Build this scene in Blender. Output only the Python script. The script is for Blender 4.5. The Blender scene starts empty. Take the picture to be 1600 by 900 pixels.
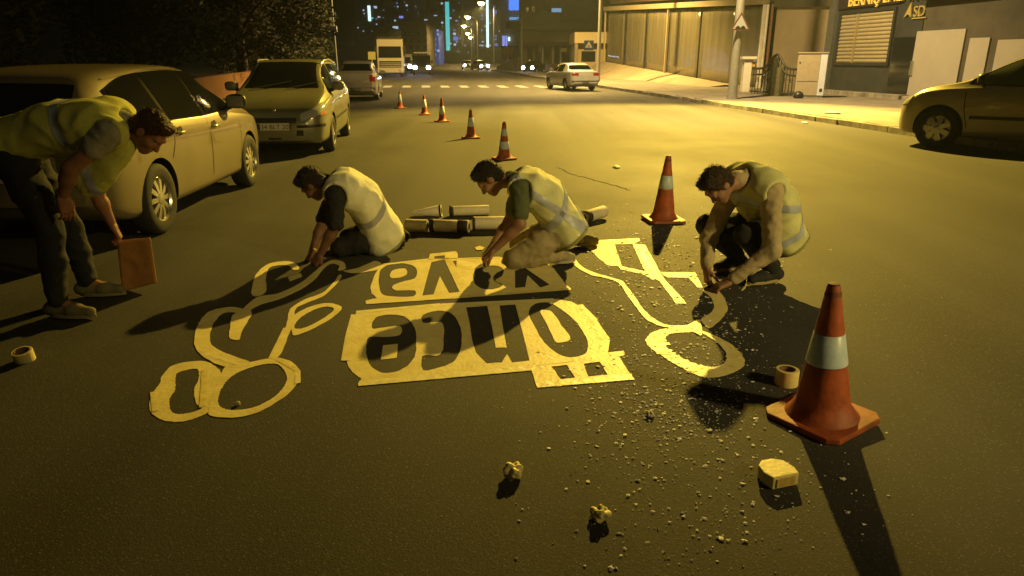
import bpy, bmesh, math, random
import numpy as np
from mathutils import Vector, Matrix, noise

random.seed(7)
scene = bpy.context.scene
COL = scene.collection
R = math.radians

# ---------------------------------------------------------------- camera
CAM_H, CAM_F = 1.55, 1100.0 / 1600.0
PITCH = math.atan(357.0 / 1100.0)
cam = bpy.data.cameras.new("camera")
cam.sensor_width = 36.0
cam.lens = 36.0 * CAM_F
cam.clip_end = 3000.0
cam_o = bpy.data.objects.new("camera", cam)
COL.objects.link(cam_o)
cam_o.location = (0, 0, CAM_H)
cam_o.rotation_euler = (math.pi / 2 - PITCH, 0, 0)
scene.camera = cam_o

# ---------------------------------------------------------------- night sky
SUN_EL, SUN_ROT = -4.5, 170.0
world = bpy.data.worlds.new("World")
scene.world = world
world.use_nodes = True
wn = world.node_tree
wn.nodes.clear()
w_out = wn.nodes.new("ShaderNodeOutputWorld")
w_bg = wn.nodes.new("ShaderNodeBackground")
w_sky = wn.nodes.new("ShaderNodeTexSky")
w_sky.sky_type = 'NISHITA'
w_sky.sun_disc = False
w_sky.sun_elevation = R(SUN_EL)
w_sky.sun_rotation = R(SUN_ROT)
w_bg.inputs[1].default_value = 0.035
wn.links.new(w_sky.outputs[0], w_bg.inputs[0])
wn.links.new(w_bg.outputs[0], w_out.inputs[0])
# weak warm sun lamp added as ambient fill, for the town's glow
sun = bpy.data.lights.new("sun", 'SUN')
sun.energy = 0.006
sun.angle = R(40)
sun.color = (1.0, 0.80, 0.45)
sun_o = bpy.data.objects.new("sun", sun)
COL.objects.link(sun_o)
sun_o.rotation_euler = (R(35), R(-10), 0)

# ---------------------------------------------------------------- exposure
scene.view_settings.view_transform = 'Standard'
scene.view_settings.look = 'None'
scene.view_settings.exposure = 1.8
scene.view_settings.gamma = 1.0
scene.view_settings.use_curve_mapping = False
scene.render.engine = 'CYCLES'
scene.cycles.use_denoising = True
scene.cycles.max_bounces = 5
scene.cycles.diffuse_bounces = 2
scene.cycles.sample_clamp_indirect = 3.0

SODIUM = (1.0, 0.64, 0.17)
SODIUM_DEEP = (1.0, 0.66, 0.09)


# ---------------------------------------------------------------- survey helpers
def unproject(px, py, Y=None, z=0.0):
    """point of the place seen at (px,py) of the photo, on the ground or at plan distance Y"""
    u = (px - 800) / 1100.0
    v = -(py - 450) / 1100.0
    dy = math.cos(PITCH) + v * math.sin(PITCH)
    dz = -math.sin(PITCH) + v * math.cos(PITCH)
    t = (z - CAM_H) / dz if Y is None else Y / dy
    return Vector((u * t, dy * t, CAM_H + dz * t))


def G(px, py):
    p = unproject(px, py)
    return (p.x, p.y)


# ---------------------------------------------------------------- object helpers
def tag(o, label=None, cat=None, group=None, kind=None):
    if label: o["label"] = label
    if cat: o["category"] = cat
    if group: o["group"] = group
    if kind: o["kind"] = kind
    return o


def empty(name, loc=(0, 0, 0), rz=0.0):
    o = bpy.data.objects.new(name, None)
    o.empty_display_size = 0.1
    COL.objects.link(o)
    o.location = loc
    o.rotation_euler = (0, 0, rz)
    return o


def link(name, me, mat=None, parent=None, loc=None):
    o = bpy.data.objects.new(name, me)
    COL.objects.link(o)
    if mat is not None:
        mats = mat if isinstance(mat, (list, tuple)) else [mat]
        if len(me.materials) == 0:
            for m in mats: me.materials.append(m)
    if parent is not None: o.parent = parent
    if loc is not None: o.location = loc
    return o


def copy_tree(o, parent=None):
    c = o.copy()
    COL.objects.link(c)
    c.parent = parent
    for ch in list(o.children): copy_tree(ch, c)
    return c


class MB:
    """collects verts and faces; build() links them as one mesh object"""
    def __init__(s):
        s.v = []; s.f = []

    def add(s, vs, fs):
        n = len(s.v)
        s.v += [tuple(p) for p in vs]
        s.f += [tuple(i + n for i in q) for q in fs]
        return s

    def box(s, x0, x1, y0, y1, z0, z1, M=None):
        vs = [Vector((x, y, z)) for z in (z0, z1) for y in (y0, y1) for x in (x0, x1)]
        if M is not None: vs = [M @ p for p in vs]
        return s.add(vs, [(0, 2, 3, 1), (4, 5, 7, 6), (0, 1, 5, 4), (2, 6, 7, 3), (0, 4, 6, 2), (1, 3, 7, 5)])

    def tube(s, p0, p1, r0, r1=None, n=10, caps=True):
        p0 = Vector(p0); p1 = Vector(p1)
        r1 = r0 if r1 is None else r1
        d = (p1 - p0).normalized()
        a = d.orthogonal().normalized(); b = d.cross(a)
        vs = []
        for p, r in ((p0, r0), (p1, r1)):
            for i in range(n):
                t = 2 * math.pi * i / n
                vs.append(p + (a * math.cos(t) + b * math.sin(t)) * r)
        fs = [(i, (i + 1) % n, n + (i + 1) % n, n + i) for i in range(n)]
        if caps: fs += [tuple(range(n))[::-1], tuple(range(n, 2 * n))]
        return s.add(vs, fs)

    def path(s, pts, rads, n=10):
        """tube swept through points"""
        pts = [Vector(p) for p in pts]
        m = len(pts)
        if not isinstance(rads, (list, tuple)): rads = [rads] * m
        vs = []; prev = None
        for i, p in enumerate(pts):
            d = (pts[min(i + 1, m - 1)] - pts[max(i - 1, 0)]).normalized()
            a = d.orthogonal().normalized() if prev is None else (prev - d * prev.dot(d)).normalized()
            prev = a
            b = d.cross(a)
            for k in range(n):
                t = 2 * math.pi * k / n
                vs.append(p + (a * math.cos(t) + b * math.sin(t)) * rads[i])
        fs = []
        for i in range(m - 1):
            for k in range(n):
                fs.append((i * n + k, i * n + (k + 1) % n, (i + 1) * n + (k + 1) % n, (i + 1) * n + k))
        fs += [tuple(range(n))[::-1], tuple(range((m - 1) * n, m * n))]
        return s.add(vs, fs)

    def lathe(s, prof, n=24, M=None, axis='z'):
        """prof: list of (r, h) revolved"""
        vs = []
        for r, h in prof:
            for k in range(n):
                t = 2 * math.pi * k / n
                x, y = r * math.cos(t), r * math.sin(t)
                p = Vector((x, y, h)) if axis == 'z' else (Vector((x, h, y)) if axis == 'y' else Vector((h, x, y)))
                vs.append(M @ p if M is not None else p)
        m = len(prof)
        fs = []
        for i in range(m - 1):
            for k in range(n):
                fs.append((i * n + k, i * n + (k + 1) % n, (i + 1) * n + (k + 1) % n, (i + 1) * n + k))
        return s.add(vs, fs)

    def prism(s, poly, z0, z1):
        """convex-ish polygon in xy extruded in z"""
        n = len(poly)
        vs = [(x, y, z0) for x, y in poly] + [(x, y, z1) for x, y in poly]
        fs = [tuple(range(n))[::-1], tuple(range(n, 2 * n))]
        fs += [(i, (i + 1) % n, n + (i + 1) % n, n + i) for i in range(n)]
        return s.add(vs, fs)

    def grid(s, P):
        """P[i][j] points"""
        a, b = len(P), len(P[0])
        vs = [p for row in P for p in row]
        fs = [(i * b + j, i * b + j + 1, (i + 1) * b + j + 1, (i + 1) * b + j) for i in range(a - 1) for j in range(b - 1)]
        return s.add(vs, fs)

    def mesh(s, name, smooth=None, bevel=0.0, recalc=True):
        me = bpy.data.meshes.new(name)
        me.from_pydata(s.v, [], s.f)
        if recalc or bevel:
            bm = bmesh.new(); bm.from_mesh(me)
            bmesh.ops.recalc_face_normals(bm, faces=bm.faces)
            if bevel:
                bmesh.ops.bevel(bm, geom=list(bm.edges), offset=bevel, segments=2, affect='EDGES', profile=0.6)
            bm.to_mesh(me); bm.free()
        if smooth is not None:
            me.shade_smooth()
            me.set_sharp_from_angle(angle=R(smooth))
        return me

    def build(s, name, mat, parent=None, smooth=None, bevel=0.0, recalc=True, loc=None):
        return link(name, s.mesh(name, smooth, bevel, recalc), mat, parent, loc)


def solid(o, t, off=0.0):
    m = o.modifiers.new("Solidify", 'SOLIDIFY')
    m.thickness = t; m.offset = off
    return o


# ---------------------------------------------------------------- materials
MATS = {}


def mat(name, col, rough=0.6, metal=0.0, var=0.0, vscale=8.0, bump=0.0, bscale=60.0, emit=None, estr=0.0,
        coat=0.0, dirt=None, spec=0.5, detail=4.0, light=False):
    """procedural Principled material: noise-varied colour, optional dirt, bump and emission"""
    if name in MATS: return MATS[name]
    m = bpy.data.materials.new(name)
    m.use_nodes = True
    nt = m.node_tree
    b = nt.nodes["Principled BSDF"]
    b.inputs["Base Color"].default_value = (*col, 1)
    b.inputs["Roughness"].default_value = rough
    b.inputs["Metallic"].default_value = metal
    b.inputs["Coat Weight"].default_value = coat
    b.inputs["Specular IOR Level"].default_value = spec
    tc = nt.nodes.new("ShaderNodeTexCoord")
    if var or dirt:
        n1 = nt.nodes.new("ShaderNodeTexNoise")
        n1.inputs["Scale"].default_value = vscale
        n1.inputs["Detail"].default_value = detail
        n1.inputs["Roughness"].default_value = 0.62
        nt.links.new(tc.outputs["Object"], n1.inputs["Vector"])
        r1 = nt.nodes.new("ShaderNodeValToRGB")
        lo = [max(0, c * (1 - var)) for c in col]; hi = [min(1, c * (1 + var)) for c in col]
        r1.color_ramp.elements[0].position = 0.3; r1.color_ramp.elements[0].color = (*lo, 1)
        r1.color_ramp.elements[1].position = 0.7; r1.color_ramp.elements[1].color = (*hi, 1)
        nt.links.new(n1.outputs["Fac"], r1.inputs[0])
        out = r1.outputs[0]
        if dirt:
            n2 = nt.nodes.new("ShaderNodeTexNoise")
            n2.inputs["Scale"].default_value = vscale * 0.37
            n2.inputs["Detail"].default_value = 6
            nt.links.new(tc.outputs["Object"], n2.inputs["Vector"])
            r2 = nt.nodes.new("ShaderNodeValToRGB")
            r2.color_ramp.elements[0].position = 0.46; r2.color_ramp.elements[1].position = 0.72
            nt.links.new(n2.outputs["Fac"], r2.inputs[0])
            mx = nt.nodes.new("ShaderNodeMix"); mx.data_type = 'RGBA'
            nt.links.new(r2.outputs[0], mx.inputs["Factor"])
            nt.links.new(out, mx.inputs["A"])
            mx.inputs["B"].default_value = (*dirt, 1)
            out = mx.outputs["Result"]
        nt.links.new(out, b.inputs["Base Color"])
    if bump:
        n3 = nt.nodes.new("ShaderNodeTexNoise")
        n3.inputs["Scale"].default_value = bscale
        n3.inputs["Detail"].default_value = 5
        nt.links.new(tc.outputs["Object"], n3.inputs["Vector"])
        bp = nt.nodes.new("ShaderNodeBump")
        bp.inputs["Strength"].default_value = bump
        bp.inputs["Distance"].default_value = 0.02
        nt.links.new(n3.outputs["Fac"], bp.inputs["Height"])
        nt.links.new(bp.outputs[0], b.inputs["Normal"])
    if emit:
        b.inputs["Emission Color"].default_value = (*emit, 1)
        b.inputs["Emission Strength"].default_value = estr
        if not light: m.cycles.emission_sampling = 'NONE'
    MATS[name] = m
    return m


def asphalt():
    m = bpy.data.materials.new("asphalt"); m.use_nodes = True
    nt = m.node_tree; b = nt.nodes["Principled BSDF"]; L = nt.links.new
    tc = nt.nodes.new("ShaderNodeTexCoord")
    def N(scale, det=4, rough=.6):
        n = nt.nodes.new("ShaderNodeTexNoise"); n.inputs["Scale"].default_value = scale
        n.inputs["Detail"].default_value = det; n.inputs["Roughness"].default_value = rough
        L(tc.outputs["Object"], n.inputs["Vector"]); return n
    def ramp(src, p0, c0, p1, c1):
        r = nt.nodes.new("ShaderNodeValToRGB"); e = r.color_ramp.elements
        e[0].position = p0; e[0].color = (*c0, 1); e[1].position = p1; e[1].color = (*c1, 1)
        L(src, r.inputs[0]); return r.outputs[0]
    def mix(a, bb, fac, mode='MIX'):
        x = nt.nodes.new("ShaderNodeMix"); x.data_type = 'RGBA'; x.blend_type = mode
        if isinstance(fac, float): x.inputs["Factor"].default_value = fac
        else: L(fac, x.inputs["Factor"])
        for s, v in (("A", a), ("B", bb)):
            if isinstance(v, tuple): x.inputs[s].default_value = (*v, 1)
            else: L(v, x.inputs[s])
        return x.outputs["Result"]
    big = N(0.35, 5, .65)
    col = ramp(big.outputs["Fac"], .32, (.034, .033, .031), .68, (.056, .054, .051))
    grain = N(210, 6, .8)
    col = mix(col, ramp(grain.outputs["Fac"], .33, (.45, .45, .45), .68, (1.6, 1.6, 1.6)), 1.0, 'MULTIPLY')
    # long faint wheel-track streaks along the street
    mp = nt.nodes.new("ShaderNodeMapping"); mp.inputs["Scale"].default_value = (.9, .05, 1); mp.inputs["Rotation"].default_value = (0, 0, -.124)
    L(tc.outputs["Object"], mp.inputs[0])
    sn = nt.nodes.new("ShaderNodeTexNoise"); sn.inputs["Scale"].default_value = 1.0; sn.inputs["Detail"].default_value = 5
    L(mp.outputs[0], sn.inputs["Vector"])
    col = mix(col, ramp(sn.outputs["Fac"], .34, (.64, .64, .64), .66, (1.28, 1.28, 1.28)), 1.0, 'MULTIPLY')
    # coarse stones showing in the worn surface
    vo = nt.nodes.new("ShaderNodeTexVoronoi"); vo.inputs["Scale"].default_value = 130
    L(tc.outputs["Object"], vo.inputs["Vector"])
    sep = nt.nodes.new("ShaderNodeSeparateColor"); L(vo.outputs["Color"], sep.inputs[0])
    spk = ramp(sep.outputs[0], .80, (0, 0, 0), .97, (1, 1, 1))
    core = ramp(vo.outputs["Distance"], .25, (1, 1, 1), .5, (0, 0, 0))
    col = mix(col, (.16, .15, .13), mix(spk, core, 1.0, 'MULTIPLY'))
    # oily stains
    st = N(1.1, 4, .5)
    col = mix(col, (.022, .021, .02), ramp(st.outputs["Fac"], .66, (0, 0, 0), .82, (.4, .4, .4)))
    L(col, b.inputs["Base Color"])
    rr = nt.nodes.new("ShaderNodeMapRange")
    rr.inputs["To Min"].default_value = .62; rr.inputs["To Max"].default_value = .92
    L(big.outputs["Fac"], rr.inputs["Value"]); L(rr.outputs[0], b.inputs["Roughness"])
    b.inputs["Specular IOR Level"].default_value = .3
    h = nt.nodes.new("ShaderNodeMath"); h.operation = 'ADD'
    L(grain.outputs["Fac"], h.inputs[0]); L(vo.outputs["Distance"], h.inputs[1])
    bp = nt.nodes.new("ShaderNodeBump"); bp.inputs["Strength"].default_value = .5
    bp.inputs["Distance"].default_value = .0018
    L(h.outputs[0], bp.inputs["Height"]); L(bp.outputs[0], b.inputs["Normal"])
    return m


def leafmat(name, col):
    m = mat(name, col, .7, var=.45, vscale=1.3)
    return m


M = dict(
    asphalt=asphalt(),
    earth=mat("earth", (.05, .045, .035), .95, var=.3, vscale=2, bump=.4, bscale=20),
    pave=mat("paving", (.19, .17, .15), .85, var=.18, vscale=2.5, bump=.25, bscale=60, dirt=(.12, .105, .09)),
    kerb=mat("kerb_concrete", (.26, .24, .21), .85, var=.3, vscale=5, bump=.35, bscale=40, dirt=(.10, .09, .08)),
    paint=mat("road_paint", (.34, .33, .30), .7, var=.4, vscale=3, bump=.2, bscale=50, dirt=(.10, .10, .09)),
    tape=mat("masking_tape", (.88, .77, .34), .5, var=.08, vscale=16, bump=.16, bscale=40, dirt=(.76, .64, .27)),
    tape2=mat("masking_tape_pale", (.90, .81, .42), .45, var=.08, vscale=22, bump=.3, bscale=22),
    tape3=mat("masking_tape_deep", (.80, .68, .26), .5, var=.12, vscale=22, bump=.3, bscale=22),
    orange=mat("cone_orange", (.46, .10, .03), .6, var=.4, vscale=9, bump=.15, bscale=25, dirt=(.15, .055, .03)),
    reflect=mat("reflective_cool_tint", (.62, .74, .92), .35, var=.18, vscale=12, dirt=(.36, .38, .42)),  # blue tint painted in for the cool light on the bands
    rubber=mat("tyre_rubber", (.018, .018, .018), .8, var=.3, vscale=12, bump=.2, bscale=60),
    black=mat("black_plastic", (.015, .015, .016), .45),
    chrome=mat("alloy", (.62, .61, .58), .28, metal=.9, var=.1, vscale=20),
    glass=mat("tinted_glass", (.010, .011, .011), .06, spec=.7),
    clearglass=mat("clear_lens", (.35, .36, .36), .12, spec=.8),
    redlens=mat("tail_lens", (.30, .012, .01), .2, spec=.7),
    skin=mat("skin", (.32, .17, .105), .55, var=.12, vscale=20, bump=.06, bscale=80),
    hair=mat("dark_hair", (.022, .016, .012), .6, var=.5, vscale=60, bump=.9, bscale=120),
)
# ================================================================ ground, road, pavement
SLOPE = -0.125


def kerb_x(Y): return 7.55 + SLOPE * (Y - 22.5)


def left_x(Y): return -7.6 + SLOPE * Y


MB().add([(-440, -25, -.012), (440, -25, -.012), (440, 750, -.012), (-440, 750, -.012)], [(0, 1, 2, 3)]) \
    .build("ground", M["earth"])["kind"] = "structure"
rows = [[(left_x(Y), Y, 0), (kerb_x(Y), Y, 0)] for Y in (-6, 20, 60, 140, 320, 600)]
road = MB().grid(rows).build("road", M["asphalt"])
tag(road, "dark worn asphalt road", None, kind="structure")

# fine cracks in the asphalt, raised tar beads that seal them
tar = mat("tar", (.014, .013, .012), .95, spec=.1)
for pts in ([(872, 262), (900, 274), (930, 282), (962, 290), (990, 300)],):
    P = []
    for k in range(len(pts) - 1):
        for t in range(6):
            a = pts[k][0] + (pts[k + 1][0] - pts[k][0]) * t / 6; b_ = pts[k][1] + (pts[k + 1][1] - pts[k][1]) * t / 6
            x, y = G(a, b_)
            P.append((x + random.uniform(-.03, .03), y + random.uniform(-.04, .04)))
    m = MB()
    for a, b_ in zip(P[:-1], P[1:]):
        a = Vector(a); b_ = Vector(b_); n = (b_ - a).orthogonal().normalized() * random.uniform(.003, .011)
        m.add([(*(a - n), .002), (*(b_ - n), .002), (*(b_ + n), .002), (*(a + n), .002), (*a, .005), (*b_, .005)],
              [(0, 1, 5, 4), (4, 5, 2, 3)])
    o = m.build("tar_seam", tar, road)


def fx(Y): return 14.76 - .15 * (Y - 26.8)


FN = Vector((-1, -.15, 0)).normalized()


def fpt(Y, out, z):
    p = Vector((fx(Y), Y, z)) + FN * out
    return p


def fY(px):
    return 18.78 / ((px - 800) / 1100 * .951 + .15)


def fz(px, py): return unproject(px, py, fY(px)).z


def fbox(mb, Y0, Y1, o0, o1, z0, z1):
    """box along the facade line; z0,z1 may be pairs (at Y0, at Y1)"""
    za = z0 if isinstance(z0, tuple) else (z0, z0)
    zb = z1 if isinstance(z1, tuple) else (z1, z1)
    vs = []
    for zz in (za, zb):
        for o in (o0, o1):
            vs += [fpt(Y0, o, zz[0]), fpt(Y1, o, zz[1])]
    return mb.add(vs, [(0, 2, 3, 1), (4, 5, 7, 6), (0, 1, 5, 4), (2, 6, 7, 3), (0, 4, 6, 2), (1, 3, 7, 5)])


# pavement: raised slab between kerb and facades
KZ = .14
pv = MB()
YS = [6, 14, 22, 30, 38, 46, 56, 70, 95, 130]
pv.grid([[(kerb_x(Y) + .15, Y, KZ), (fx(Y) + (6 if Y < 130 else 2), Y, KZ)] for Y in YS])
pv.grid([[(kerb_x(Y) + .15, Y, -.01), (kerb_x(Y) + .15, Y, KZ)] for Y in YS])
pavement = pv.build("pavement", M["pave"], recalc=False)
tag(pavement, "pale dusty pavement in front of the shops", None, kind="structure")
Y = 9.0
stone_me = None
while Y < 70:
    Ln = 1.0
    m = MB()
    if stone_me is None:
        m.box(0, .15, 0, Ln - .018, -.02, KZ + .004)
        stone_me = m.mesh("kerb_stone", bevel=.014)
        stone_me.materials.append(M["kerb"])
    o = link("kerb_stone", stone_me, None, pavement, (kerb_x(Y) + random.uniform(-.012, .012), Y, random.uniform(-.02, .008)))
    o.rotation_euler = (random.uniform(-.012, .012), random.uniform(-.04, .04), -math.atan(SLOPE) * -1 * -1 + random.uniform(-.012, .012))
    o.rotation_euler[2] = math.atan(-SLOPE) + random.uniform(-.012, .012)
    o.scale = (1, Ln / math.cos(math.atan(SLOPE)), 1)
    Y += Ln
MB().grid([[(kerb_x(Y), Y, KZ), (kerb_x(Y) + .15, Y, KZ + .001)] for Y in (70, 95, 130)]).build("kerb_run", M["kerb"], pavement)

# zebra crossing
zeb = empty("zebra_crossing", (0, 44, 0))
tag(zeb, "worn zebra crossing stripes far up the road", None, kind="structure")
for i in range(13):
    X = -9.6 + i * 1.15
    if X > 4.2: break
    c = Vector((X, 44 + random.uniform(-.05, .05), 0))
    m = MB()
    m.add([(-.25, -1.5, .004), (.25, -1.5, .004), (.25 - .37, 1.5, .004), (-.25 - .37, 1.5, .004)], [(0, 1, 2, 3)])
    m.build("stripe", M["paint"], zeb, loc=(c.x, c.y - 44, 0))

# ================================================================ right-hand buildings
sheet = bpy.data.materials.new("plastic_sheet"); sheet.use_nodes = True
nt = sheet.node_tree; b = nt.nodes["Principled BSDF"]
tc = nt.nodes.new("ShaderNodeTexCoord"); mp = nt.nodes.new("ShaderNodeMapping")
mp.inputs["Scale"].default_value = (2.2, 2.2, .12)
nz = nt.nodes.new("ShaderNodeTexNoise"); nz.inputs["Scale"].default_value = 1.6; nz.inputs["Detail"].default_value = 6
rp = nt.nodes.new("ShaderNodeValToRGB")
rp.color_ramp.elements[0].position = .3; rp.color_ramp.elements[0].color = (.075, .068, .045, 1)
rp.color_ramp.elements[1].position = .72; rp.color_ramp.elements[1].color = (.125, .112, .078, 1)
nt.links.new(tc.outputs["Object"], mp.inputs[0]); nt.links.new(mp.outputs[0], nz.inputs["Vector"])
nt.links.new(nz.outputs[0], rp.inputs[0]); nt.links.new(rp.outputs[0], b.inputs["Base Color"])
b.inputs["Roughness"].default_value = .22; b.inputs["Specular IOR Level"].default_value = .45
bpn = nt.nodes.new("ShaderNodeBump"); bpn.inputs["Strength"].default_value = .35; bpn.inputs["Distance"].default_value = .05
nt.links.new(nz.outputs[0], bpn.inputs["Height"]); nt.links.new(bpn.outputs[0], b.inputs["Normal"])

cream = mat("cream_plaster", (.30, .25, .18), .85, var=.10, vscale=1.2, bump=.15, bscale=40, dirt=(.24, .20, .14))
creamp = mat("cream_panel", (.30, .28, .255), .6, var=.05, vscale=2, bump=.05, bscale=30)
bank = mat("bank_plaster", (.28, .235, .17), .9, var=.15, vscale=1.0, bump=.3, bscale=25, dirt=(.20, .165, .12))
beamm = mat("beam_metal", (.24, .20, .13), .6, var=.15, vscale=3)
whitem = mat("white_paint", (.66, .64, .60), .6, var=.08, vscale=4, dirt=(.5, .46, .4))
darkm = mat("dark_cladding", (.035, .038, .042), .4, var=.2, vscale=2, bump=.06, bscale=10)
darker = mat("dark_render", (.055, .050, .042), .8, var=.25, vscale=1.5)
iron = mat("wrought_iron", (.03, .028, .022), .55, var=.4, vscale=12)
brown = mat("brown_pipe", (.16, .07, .04), .6, var=.2)
greypole = mat("galvanised", (.27, .27, .28), .5, metal=.3, var=.12, vscale=6)

ten = empty("terrace_enclosure", fpt(50, 0, 0))
tag(ten, "long terrace enclosed in dirty plastic sheeting with slim posts", "building")


def pt(o, parent):  # keep world placement when parented to an offset empty
    o.parent = parent
    o.matrix_parent_inverse = Matrix.Translation(-Vector(parent.location))
    return o


Ya, Yb = 38.6, 68.2
def top_z(Y): return fz(1190, 6) + (fz(945, 17) - fz(1190, 6)) * (Y - Ya) / (Yb - Ya)
def base_z(Y): return max(.10, .12 + (fz(945, 97) - .12) * max(0, (Y - 41) / (Yb - 41)))
PY = [Ya, 41.8, 46.8, 52.3, 57.2, 62.5, Yb]
for k in range(len(PY) - 1):
    Y0, Y1 = PY[k], PY[k + 1]
    n = 8; g = []
    for i in range(n + 1):
        Yq = Y0 + .06 + (Y1 - Y0 - .12) * i / n
        col_ = []
        for j in range(7):
            t = j / 6
            sag = .02 * math.sin(i * 1.7 + k) * math.sin(math.pi * t) + .03 * math.sin(math.pi * i / n)
            col_.append(fpt(Yq, -.05 + sag, base_z(Yq) + (top_z(Yq) - .12 - base_z(Yq)) * t))
        g.append(col_)
    o = MB().grid(g).build("sheet_panel", sheet, smooth=60)
    pt(o, ten); solid(o, .01)
for Yp in (Ya, 52.3, Yb):
    m = MB(); fbox(m, Yp - .07, Yp + .07, .03, .17, base_z(Yp) - .1, top_z(Yp))
    pt(m.build("post", beamm if Yp > Ya else whitem, bevel=.01), ten)
for Yp in (41.8, 46.8, 57.2, 62.5):
    m = MB(); fbox(m, Yp - .03, Yp + .03, -.02, .05, base_z(Yp), top_z(Yp))
    pt(m.build("mullion", iron), ten)
m = MB(); fbox(m, Ya - .1, Yb + .2, -.1, .28, (top_z(Ya) - .02, top_z(Yb)), (top_z(Ya) + .28, top_z(Yb) + .36))
pt(m.build("roof_beam", beamm, bevel=.015), ten)
m = MB(); fbox(m, Ya - .1, Yb + .2, -6, -.1, (top_z(Ya) + .1, top_z(Yb) + .1), (top_z(Ya) + .22, top_z(Yb) + .22))
pt(m.build("roof", darker), ten)
m = MB(); fbox(m, Ya, Yb + .1, -6, -5.9, 0, (top_z(Ya), top_z(Yb)))
pt(m.build("back_wall", darker), ten)

# sloped plaster bank under the terrace
g = []
for i in range(15):
    Yq = 40 + (Yb + 1.5 - 40) * i / 14
    z = base_z(min(Yq, Yb))
    g.append([fpt(Yq, 2.3 + .3 * math.sin(i * .9), KZ - .02), fpt(Yq, 1.2, KZ + .06 + z * .35 + .03 * math.sin(i * 2.1)), fpt(Yq, .15, z + .03), fpt(Yq, -.2, z + .06)])
o = MB().grid(g).build("plaster_bank", bank, smooth=50)
tag(o, "pale sloping bank rising under the sheeted terrace", "bank")

# upper storey slab behind the terrace roof
ub = empty("upper_storey", fpt(60, -3, 0))
tag(ub, "pinkish concrete storey showing over the terrace roof", "building")
m = MB(); fbox(m, 51.5, 76, -9, -2.5, (5.6, 6.9), (8.5, 9.8))
pt(m.build("wall", mat("pink_plaster", (.36, .25, .17), .85, var=.1, vscale=1)), ub)
m = MB(); fbox(m, 51.5, 76, -9, -7, 0, (5.5, 6.8)); pt(m.build("support_wall", darker), ub)

# downpipes between terrace and cream wall
for dy, mt_, nm in ((.30, whitem, "white"), (.78, brown, "brown")):
    Yp = 38.5 - dy
    m = MB().tube(fpt(Yp, .12, .1), fpt(Yp, .12, fz(1190, 8)), .07, n=10)
    tag(m.build("downpipe", mt_, smooth=40), f"{nm} downpipe between the sheeted terrace and the cream wall", "pipe")

# cream wall block
cb = empty("cream_building", fpt(35, 0, 0))
tag(cb, "plain cream rendered building beside the dark shop", "building")
m = MB(); fbox(m, 32.5, 37.5, -6, 0, .0, (fz(1295, 10), fz(1200, 12)))
pt(m.build("wall", cream), cb)
m = MB(); fbox(m, 32.5, 37.55, -6, .18, (fz(1295, 10), fz(1200, 12)), (fz(1295, 10) + .35, fz(1200, 12) + .35))
pt(m.build("coping", darker, bevel=.02), cb)
m = MB(); fbox(m, 32.5, 37.5, .0, .06, .1, .42); pt(m.build("skirting", bank), cb)

# dark shop with roller blind
sh = empty("dark_shop", fpt(29.5, 0, 0))
tag(sh, "dark clad estate agent shop with pale roller blind window", "shop")
Ys0, Ys1 = 26.95, 32.46
m = MB(); fbox(m, Ys0, Ys1, -6, 0, .0, 8.0); pt(m.build("wall", darkm), sh)
Yw1, Yw0 = fY(1308), fY(1388)
zt_, zb_ = fz(1350, 19), fz(1345, 98)
m = MB()
for (a, c_, d, e) in ((Yw0 - .12, Yw0, zb_ - .1, zt_ + .1), (Yw1, Yw1 + .12, zb_ - .1, zt_ + .1), (Yw0, Yw1, zt_, zt_ + .1), (Yw0, Yw1, zb_ - .1, zb_)):
    fbox(m, a, c_, .003, .09, d, e)
win = pt(m.build("window", mat("dark_frame", (.03, .032, .035), .35)), sh)
m = MB(); fbox(m, Yw0, Yw1, -.01, .012, zb_, zt_); pt(m.build("pane", M["glass"]), sh)
blind = mat("blind_slat", (.30, .26, .18), .55, var=.08, vscale=3)
ns = 13
Ym = Yw0 + (Yw1 - Yw0) * .66
for i in range(ns):
    z0 = zb_ + (zt_ - zb_) * i / ns; z1 = zb_ + (zt_ - zb_) * (i + .93) / ns
    for (a, c_) in ((Yw0 + .02, Ym - .07), (Ym + .07, Yw1 - .02)):
        m = MB()
        g = []
        for t in range(5):
            zz = z0 + (z1 - z0) * t / 4
            g.append([fpt(a, .016 + .045 * math.sin(math.pi * t / 4), zz), fpt(c_, .016 + .045 * math.sin(math.pi * t / 4), zz)])
        pt(m.grid(g).build("blind_slat", blind, smooth=60), sh)
m = MB(); fbox(m, Ym - .06, Ym + .06, .014, .07, zb_, zt_); pt(m.build("blind_rail", mat("blind_rail", (.26, .20, .10), .6)), sh)
# door bay and pilaster
m = MB(); fbox(m, fY(1300) - .05, fY(1296) + .25, .004, .16, .1, 7.9); pt(m.build("pilaster", mat("grey_cladding", (.09, .095, .10), .4, var=.2)), sh)
m = MB(); fbox(m, fY(1436), fY(1394), .002, .05, .16, fz(1410, 58)); door = pt(m.build("door", mat("black_gloss", (.012, .014, .016), .08, spec=.7)), sh)
m = MB(); fbox(m, fY(1432), fY(1428), .055, .12, 1.0, 1.5); o = m.build("handle", M["chrome"]); pt(o, sh)
m = MB(); fbox(m, Ys0, Ys1, .0, .5, .1, .30); pt(m.build("step", M["kerb"], bevel=.02), sh)
m = MB(); fbox(m, fY(1396), fY(1300) - .1, .02, .1, fz(1350, 9.5), 5.6); pt(m.build("sign_board", mat("sign_board", (.03, .022, .03), .4)), sh)


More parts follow.
